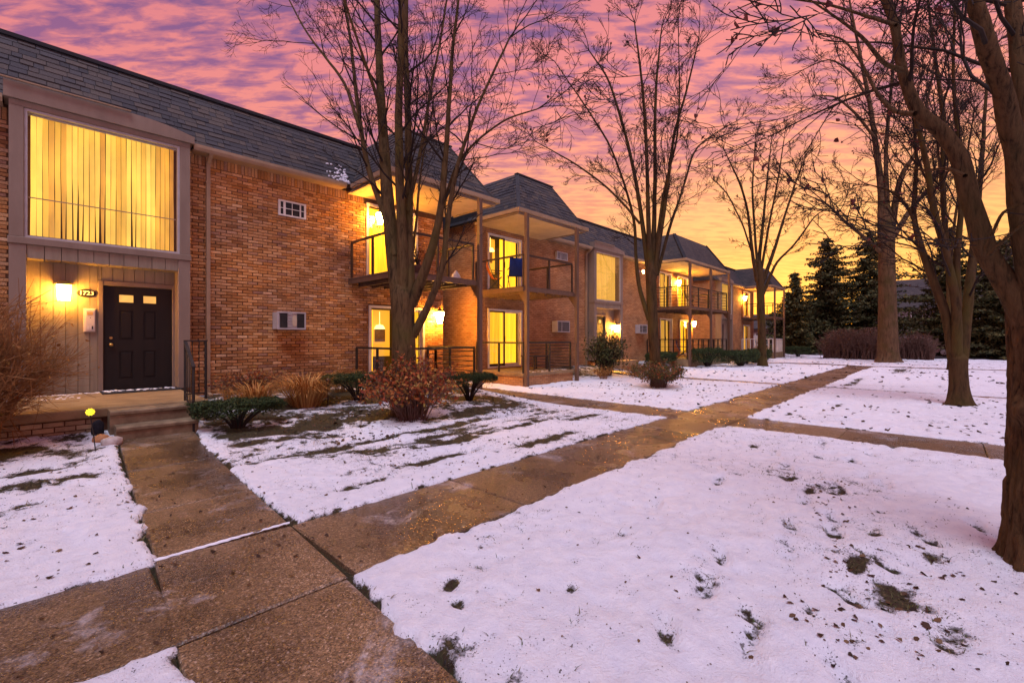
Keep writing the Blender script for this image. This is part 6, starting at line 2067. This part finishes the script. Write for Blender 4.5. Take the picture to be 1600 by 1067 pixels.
def hedge(label, x0, x1, y0, y1, h, n, seed):
    rng = np.random.default_rng(seed)
    t = thing('twig_hedge', label, 'hedge', ((x0 + x1) / 2, (y0 + y1) / 2, 0))
    tb = TB()
    for k in range(n):
        x, y = rng.uniform(x0, x1), rng.uniform(y0, y1)
        hh = h * (1 + .10 * float(vnoise(y * .9, x * .9, 0, seed))) * rng.uniform(.55, 1.02)
        ex = min(1, min(y - y0, y1 - y) / .7)
        hh *= .55 + .45 * ex ** .5
        b = np.array([x, y, -.05])
        P_ = np.stack([b, b + np.array([rng.normal(0, .1), rng.normal(0, .12), hh * .45]), b + np.array([rng.normal(0, .2), rng.normal(0, .3), hh])])
        tb.tube(P_, [.022, .016, .008], 3)
        for _ in range(5):
            f = rng.uniform(.4, 1); q = P_[1] + (P_[2] - P_[1]) * (f - .4) / .6
            d = rng.normal(0, 1, 3); d[2] = abs(d[2]) * .8
            d /= np.linalg.norm(d)
            e = q + d * rng.uniform(.2, .5)
            e[2] = min(e[2], h * 1.05)
            tb.tube(np.stack([q, e]), [.010, .006], 3)
    tb.build('stems', MT['twig_red'], t, False)
    yy = rng.uniform(y0 + .1, y1 - .1, n * 5)
    ex = np.clip(np.minimum(yy - y0, y1 - yy) / .8, 0, 1)
    P_ = np.stack([rng.uniform(x0, x1, n * 5), yy, h * rng.uniform(.25, .98, n * 5) * (.6 + .4 * ex ** .5) * (1 + .08 * vnoise(yy * 1.1, 0 * yy, 0, seed))], -1)
    v, f = leaf_quads(P_, .09, rng, 1.8, 0, .3, True)
    mesh_np('foliage', v, [f], MT['leaf_brown'], t)


hedge('brown twiggy hedge at the end of the long walk, left of the massive trunk', 39.0, 41.2, 2.6, 6.4, 2.15, 620, 601)
hedge('brown twiggy hedge behind and right of the massive trunk', 41.6, 43.2, 0.5, 2.2, 1.95, 300, 602)

# ------------------------------------------------------------------ street beyond


def car(label, x, y, rot, paint, L=4.5, W=1.8, Hh=1.46):
    t = thing('parked_car', label, 'car', (x, y, 0), 'cars parked on the street')
    c, s = math.cos(rot), math.sin(rot)
    Q = lambda a, b, z: (x + a * c - b * s, y + a * s + b * c, z)
    prof = [(-.5, .30), (-.5, .62), (-.47, .86), (-.42, .93), (.16, .95), (.44, .80), (.5, .62), (.5, .30)]
    m = MB()
    n = len(prof)
    for yb, k_ in ((-.5, .97), (-.44, 1.0), (.44, 1.0), (.5, .97)):
        m.v += [Q(p * L * (k_ if abs(p) > .45 else 1), yb * W, z * (1 if abs(yb) < .5 or z < .5 else .97)) for p, z in prof]
    for r_ in range(3):
        for k in range(n):
            k2 = (k + 1) % n
            m.f.append((r_ * n + k, r_ * n + k2, (r_ + 1) * n + k2, (r_ + 1) * n + k))
    m.f += [tuple(range(n)), tuple(reversed(range(3 * n, 4 * n)))]
    m.build('body', MT[paint], t, False)
    cab = [(-.43, .93), (-.32, 1.36), (-.22, Hh), (.02, Hh), (.08, 1.40), (.22, .94)]
    m = MB()
    n = len(cab)
    for yb in (-.42, .42):
        m.v += [Q(p * L, yb * W * (1 if z < 1 else .86), z) for p, z in cab]
    m.f += [(k, (k + 1) % n, n + (k + 1) % n, n + k) for k in range(n)] + [tuple(range(n)), tuple(reversed(range(n, 2 * n)))]
    m.build('cabin', MT['car_glass'], t)
    m = MB()
    m.v += [Q(p * L, yb * W * .87, Hh + .004 + (.0 if abs(p + .1) > .1 else .02)) for p in (-.23, -.1, .03) for yb in (-.42, 0, .42)]
    m.f += [(0, 3, 4, 1), (1, 4, 5, 2), (3, 6, 7, 4), (4, 7, 8, 5)]
    m.build('roof', MT[paint], t)
    for sx in (-.31, .31):
        for sy in (-1, 1):
            wx_, wy_ = sx * L, sy * (W / 2 - .09)
            q = []
            wm = MB()
            rp_ = [(.22, -.10), (.32, -.09), (.33, 0), (.32, .09), (.22, .10)]
            for r_, h_ in rp_:
                for j in range(18):
                    a = 2 * math.pi * j / 18
                    wm.v.append(Q(wx_ + r_ * math.cos(a), wy_ + h_, .33 + r_ * math.sin(a)))
            for k in range(4):
                for j in range(18):
                    wm.f.append((k * 18 + j, k * 18 + (j + 1) % 18, (k + 1) * 18 + (j + 1) % 18, (k + 1) * 18 + j))
            wo = wm.build('wheel', MT['tyre'], t)
            rm = MB()
            for j in range(18):
                a = 2 * math.pi * j / 18
                rm.v.append(Q(wx_ + .22 * math.cos(a), wy_ + sy * .096, .33 + .22 * math.sin(a)))
            rm.f.append(tuple(range(18)))
            rm.build('rim', MT['rim'], wo)
    for sy in (-1, 1):
        for e, mt, z in ((-.5, 'tail', .72), (.5, 'head', .66)):
            b_ = MB()
            a0 = e * L
            d = .03 * (1 if e > 0 else -1)
            pts = [Q(a0 - d * 4, sy * W * .28, z - .07), Q(a0 + d, sy * W * .28, z - .07), Q(a0 - d * 2, sy * W * .47, z - .07)]
            b_.v += pts + [(p[0], p[1], p[2] + .16) for p in pts]
            b_.f += [(0, 2, 1), (3, 4, 5), (0, 1, 4, 3), (1, 2, 5, 4), (2, 0, 3, 5)]
            b_.build('tail_light' if e < 0 else 'headlight', MT[mt], t)
    return t


car('red car parked on the street right of the forked maroon-leaved tree', 52.2, -1.35, 1.62, 'car_red')
car('dark car parked behind the left end of the twiggy hedge', 53.6, 6.2, 1.5, 'car_dark')
car('dark car at the far right, half behind the close furrowed trunk', 53.0, -6.6, 1.6, 'car_dark')

fc = thing('white_fence', 'white panel fence beyond the street left of the twiggy hedge', 'fence', (62.5, 12, 0))
for k in range(6):
    y0_ = 9.2 + k * 2.0
    box('post', MT['white'], fc, 62.46, 62.58, y0_ - .06, y0_ + .06, 0, 2.0)
    for j in range(10):
        box('board', MT['white'], fc, 62.50, 62.53, y0_ + .07 + j * .186, y0_ + .07 + j * .186 + .18, .08, 1.85)


def far_house(label, x, y, w_, d, hw, hr, seed):
    t = thing('far_house', label, 'house', (x, y, 0), 'houses beyond the street')
    box('wall', MT['siding_far'], t, x, x + d, y - w_ / 2, y + w_ / 2, -.1, hw)
    m = MB()
    o_ = .5
    y0_, y1_ = y - w_ / 2 - o_, y + w_ / 2 + o_
    m.add([(x - o_, y0_, hw), (x - o_, y1_, hw), (x + d / 2, y1_ - 1.5, hr), (x + d / 2, y0_ + 1.5, hr), (x + d + o_, y0_, hw), (x + d + o_, y1_, hw)],
          [(0, 3, 2, 1), (4, 5, 2, 3), (0, 4, 3), (1, 2, 5), (0, 1, 5, 4)])
    rf = m.build('roof', MT['roof_far'], t)
    sn = MB()
    sn.add([(x - o_ + .4, y0_ + 1.2, hw + .45), (x - o_ + .4, y1_ - 3.2, hw + .45), (x + d / 2 - .8, y1_ - 4.2, hr - .35), (x + d / 2 - .8, y0_ + 2.0, hr - .35)], [(0, 3, 2, 1)])
    for k in range(4):
        yy = lerp(y - w_ / 2 + 1.5, y + w_ / 2 - 1.5, k / 3)
        for zz in ((1.0, 2.3), (3.7, 5.0)):
            if zz[1] > hw:
                continue
            wd = box('window', MT['white'], t, x - .05, x - .002, yy - .6, yy + .6, zz[0], zz[1])
            box('pane', MT['car_glass'], wd, x - .07, x - .051, yy - .52, yy + .52, zz[0] + .08, zz[1] - .08)
    return t


far_house('grey house with broad dark roof behind the spruces right of the massive trunk', 78, 0.0, 18, 12, 5.4, 9.6, 1)
far_house('low house beyond the white fence at the far left', 82, 20, 16, 10, 3.0, 5.6, 2)
far_house('house glimpsed at the far right behind the trunks', 76, -22, 16, 12, 5.4, 9.0, 3)

# ------------------------------------------------------------------ litter on the snow


def scatter_leaves():
    rng = np.random.default_rng(701)
    P_ = []

    def put(n, x0, x1, y0, y1, dens=None, smin=.02, smax=.06):
        x, y = rng.uniform(x0, x1, n), rng.uniform(y0, y1, n)
        if dens is not None:
            k = rng.random(n) < dens(x, y)
            x, y = x[k], y[k]
        P_.append(np.stack([x, y, rng.uniform(smin, smax, len(x))], -1))
    cl = lambda x, y: np.clip(.35 + .9 * fbm(x * .9, y * .9, 0, 3, 77), 0.03, 1)
    put(520, 1.3, 8.1, -1.2, 2.7, cl, .007, .026)
    put(3200, 1.3, 8.1, -1.2, 2.7, cl, .003, .010)
    for bx, by in ((3.42, .22), (3.12, -.02), (3.0, .5), (4.2, .05), (2.75, .3), (3.8, .45), (4.7, .7), (5.4, .8)):
        put(16, bx - .3, bx + .3, by - .14, by + .14, None, .012, .036)
    put(2600, 1.7, 8.0, 3.85, 6.4, cl, .004, .014)
    put(700, 1.7, 8.0, 3.85, 6.4, cl, .012, .035)
    put(3000, 1.7, 8.2, 6.0, 9.6, cl, .012, .055)
    put(1500, 1.7, 8.2, 6.2, 9.4, None, .005, .015)
    put(700, -2.5, .6, 3.9, 8.7, cl, .012, .045)
    put(900, -1.5, .6, 3.9, 8.7, cl, .004, .014)
    put(700, 9.4, 16, -3, 2.7, cl, .03, .07)
    put(800, 9.4, 16, 3.8, 9, cl, .03, .07)
    put(900, 17, 34, -4, 9, cl, .05, .11)
    put(260, -1.5, 12, 2.75, 3.8, None, .012, .03)
    put(90, .5, 1.7, 3.9, 8.1, None, .012, .03)
    A_ = np.concatenate(P_)
    z, _ = snow_fields(A_[:, 0], A_[:, 1])
    on = walk_sd(A_[:, 0], A_[:, 1]) < 0
    z = np.where(on, .008, z + .002) + terrain(A_[:, 0], A_[:, 1])
    n = len(A_)
    c = np.stack([A_[:, 0], A_[:, 1], z], -1)
    a = rng.uniform(0, 6.28, n); L = A_[:, 2]
    d = np.stack([np.cos(a), np.sin(a), rng.normal(0, .25, n)], -1)
    e = np.stack([-np.sin(a), np.cos(a), rng.normal(0, .35, n)], -1)
    up = np.array([0, 0, 1.0])
    W = (L * rng.uniform(.25, .7, n))[:, None]; L = L[:, None]
    cu_ = (rng.uniform(.05, .45, n))[:, None] * L
    v = np.stack([c - d * L * .6, c - d * L * .2 + e * W + up * cu_, c + d * L * .3 + e * W * .8 + up * cu_ * .8, c + d * L * .7 + up * cu_ * .3, c + d * L * .25 - e * W * .9 + up * cu_ * .6, c - d * L * .25 - e * W * .8 + up * cu_], 1)
    f = np.arange(n * 6).reshape(-1, 6)
    o = mesh_np('fallen_leaves', v.reshape(-1, 3), [f[:, [0, 1, 2, 3]], f[:, [0, 3, 4, 5]]], MT['leaf_dead'])
    o['kind'] = 'stuff'
    o['label'] = 'brown fallen leaves scattered over the snow and walks'


scatter_leaves()


def grass_blades():
    rng = np.random.default_rng(702)
    n = 150000
    x, y = rng.uniform(-1.2, 9, n), rng.uniform(-1, 8.6, n)
    z, cov = snow_fields(x, y)
    sd = walk_sd(x, y)
    near = (sd > 0) & (sd < .09)
    p = np.where(cov < .52, .8, np.where(cov < .64, .18, np.where(cov < .74, .02, .001))) + np.where(near, .16 * (fbm(x * 2, y * 2, 0, 3, 88) > .05), 0)
    keep = (sd > .0) & (rng.random(n) < p) & (y < 8.6) & (rng.random(n) < np.where(y > 6.6, .35, 1))
    x, y, z = x[keep], y[keep], z[keep] + terrain(x[keep], y[keep])
    n = len(x)
    a = rng.uniform(0, 6.28, n); h = rng.uniform(.010, .034, n) * np.where(rng.random(n) < .06, 1.8, 1); l_ = rng.uniform(.5, 2.2, n) * h
    w_ = rng.uniform(.0018, .0035, n)
    b = np.stack([x, y, z - .01], -1)
    s = np.stack([-np.sin(a) * w_, np.cos(a) * w_, 0 * a], -1)
    m = b + np.stack([np.cos(a) * l_ * .4, np.sin(a) * l_ * .4, h * .7], -1)
    e = b + np.stack([np.cos(a) * l_, np.sin(a) * l_, h], -1)
    v = np.stack([b - s, b + s, m + s * .8, m - s * .8, e], 1).reshape(-1, 3)
    i = np.arange(n)[:, None] * 5
    o = mesh_np('grass_blades', v, [i + np.array([[0, 1, 2, 3]]), i + np.array([[3, 2, 4]])], MT['turf'])
    o['kind'] = 'stuff'
    o['label'] = 'short grass poking through the thin snow'


grass_blades()


def mat_snow():
    """ridges of snow left on the porch and along the walk joints"""
    rng = random.Random(9)
    m = MB()

    def lumpz(x, y, z, s):
        m.lathe((x, y, z), [(s, -.004), (s * .9, s * .12), (s * .5, s * .22), (s * .05, s * .26)], 7)
    nn_ = 90
    for k in range(nn_ + 1):
        f = k / nn_
        x = lerp(.50, 1.44, f)
        y = 3.868 + .004 * math.sin(k * .9)
        q = max(.0015, .009 + .011 * float(fbm(x * 9, 1.0, 0, 3, 5)))
        hgt = .004 + .35 * q if q > .004 else -.006
        m.v += [(x, y - q, -.006), (x, y - q * .4, hgt), (x, y + q * .5, hgt * .9), (x, y + q, -.006)]
    for k in range(nn_):
        b_ = 4 * k
        m.f += [(b_ + j, b_ + 4 + j, b_ + 5 + j, b_ + 1 + j) for j in range(3)]
    for k in range(160):
        lumpz(rng.uniform(.9, 1.95), 11.18 + rng.gauss(0, .08), .512, rng.uniform(.012, .035))
    for k in range(150):
        lumpz(rng.uniform(-1.2, .9), 11.25 + rng.gauss(0, .07), .498, rng.uniform(.012, .035))
    for k in range(40):
        lumpz(rng.uniform(-.5, .6), 10.6 + rng.gauss(0, .15), .498, rng.uniform(.01, .03))
    for k in range(70):
        lumpz(rng.uniform(10.3, 12.7), 9.32 + abs(rng.gauss(0, .18)), .418, rng.uniform(.015, .045))
    o = m.build('snow_remnants', MT['snow'], None, True)
    o['kind'] = 'stuff'
    o['label'] = 'thin ridges of snow left on porch, joints and patio'


mat_snow()
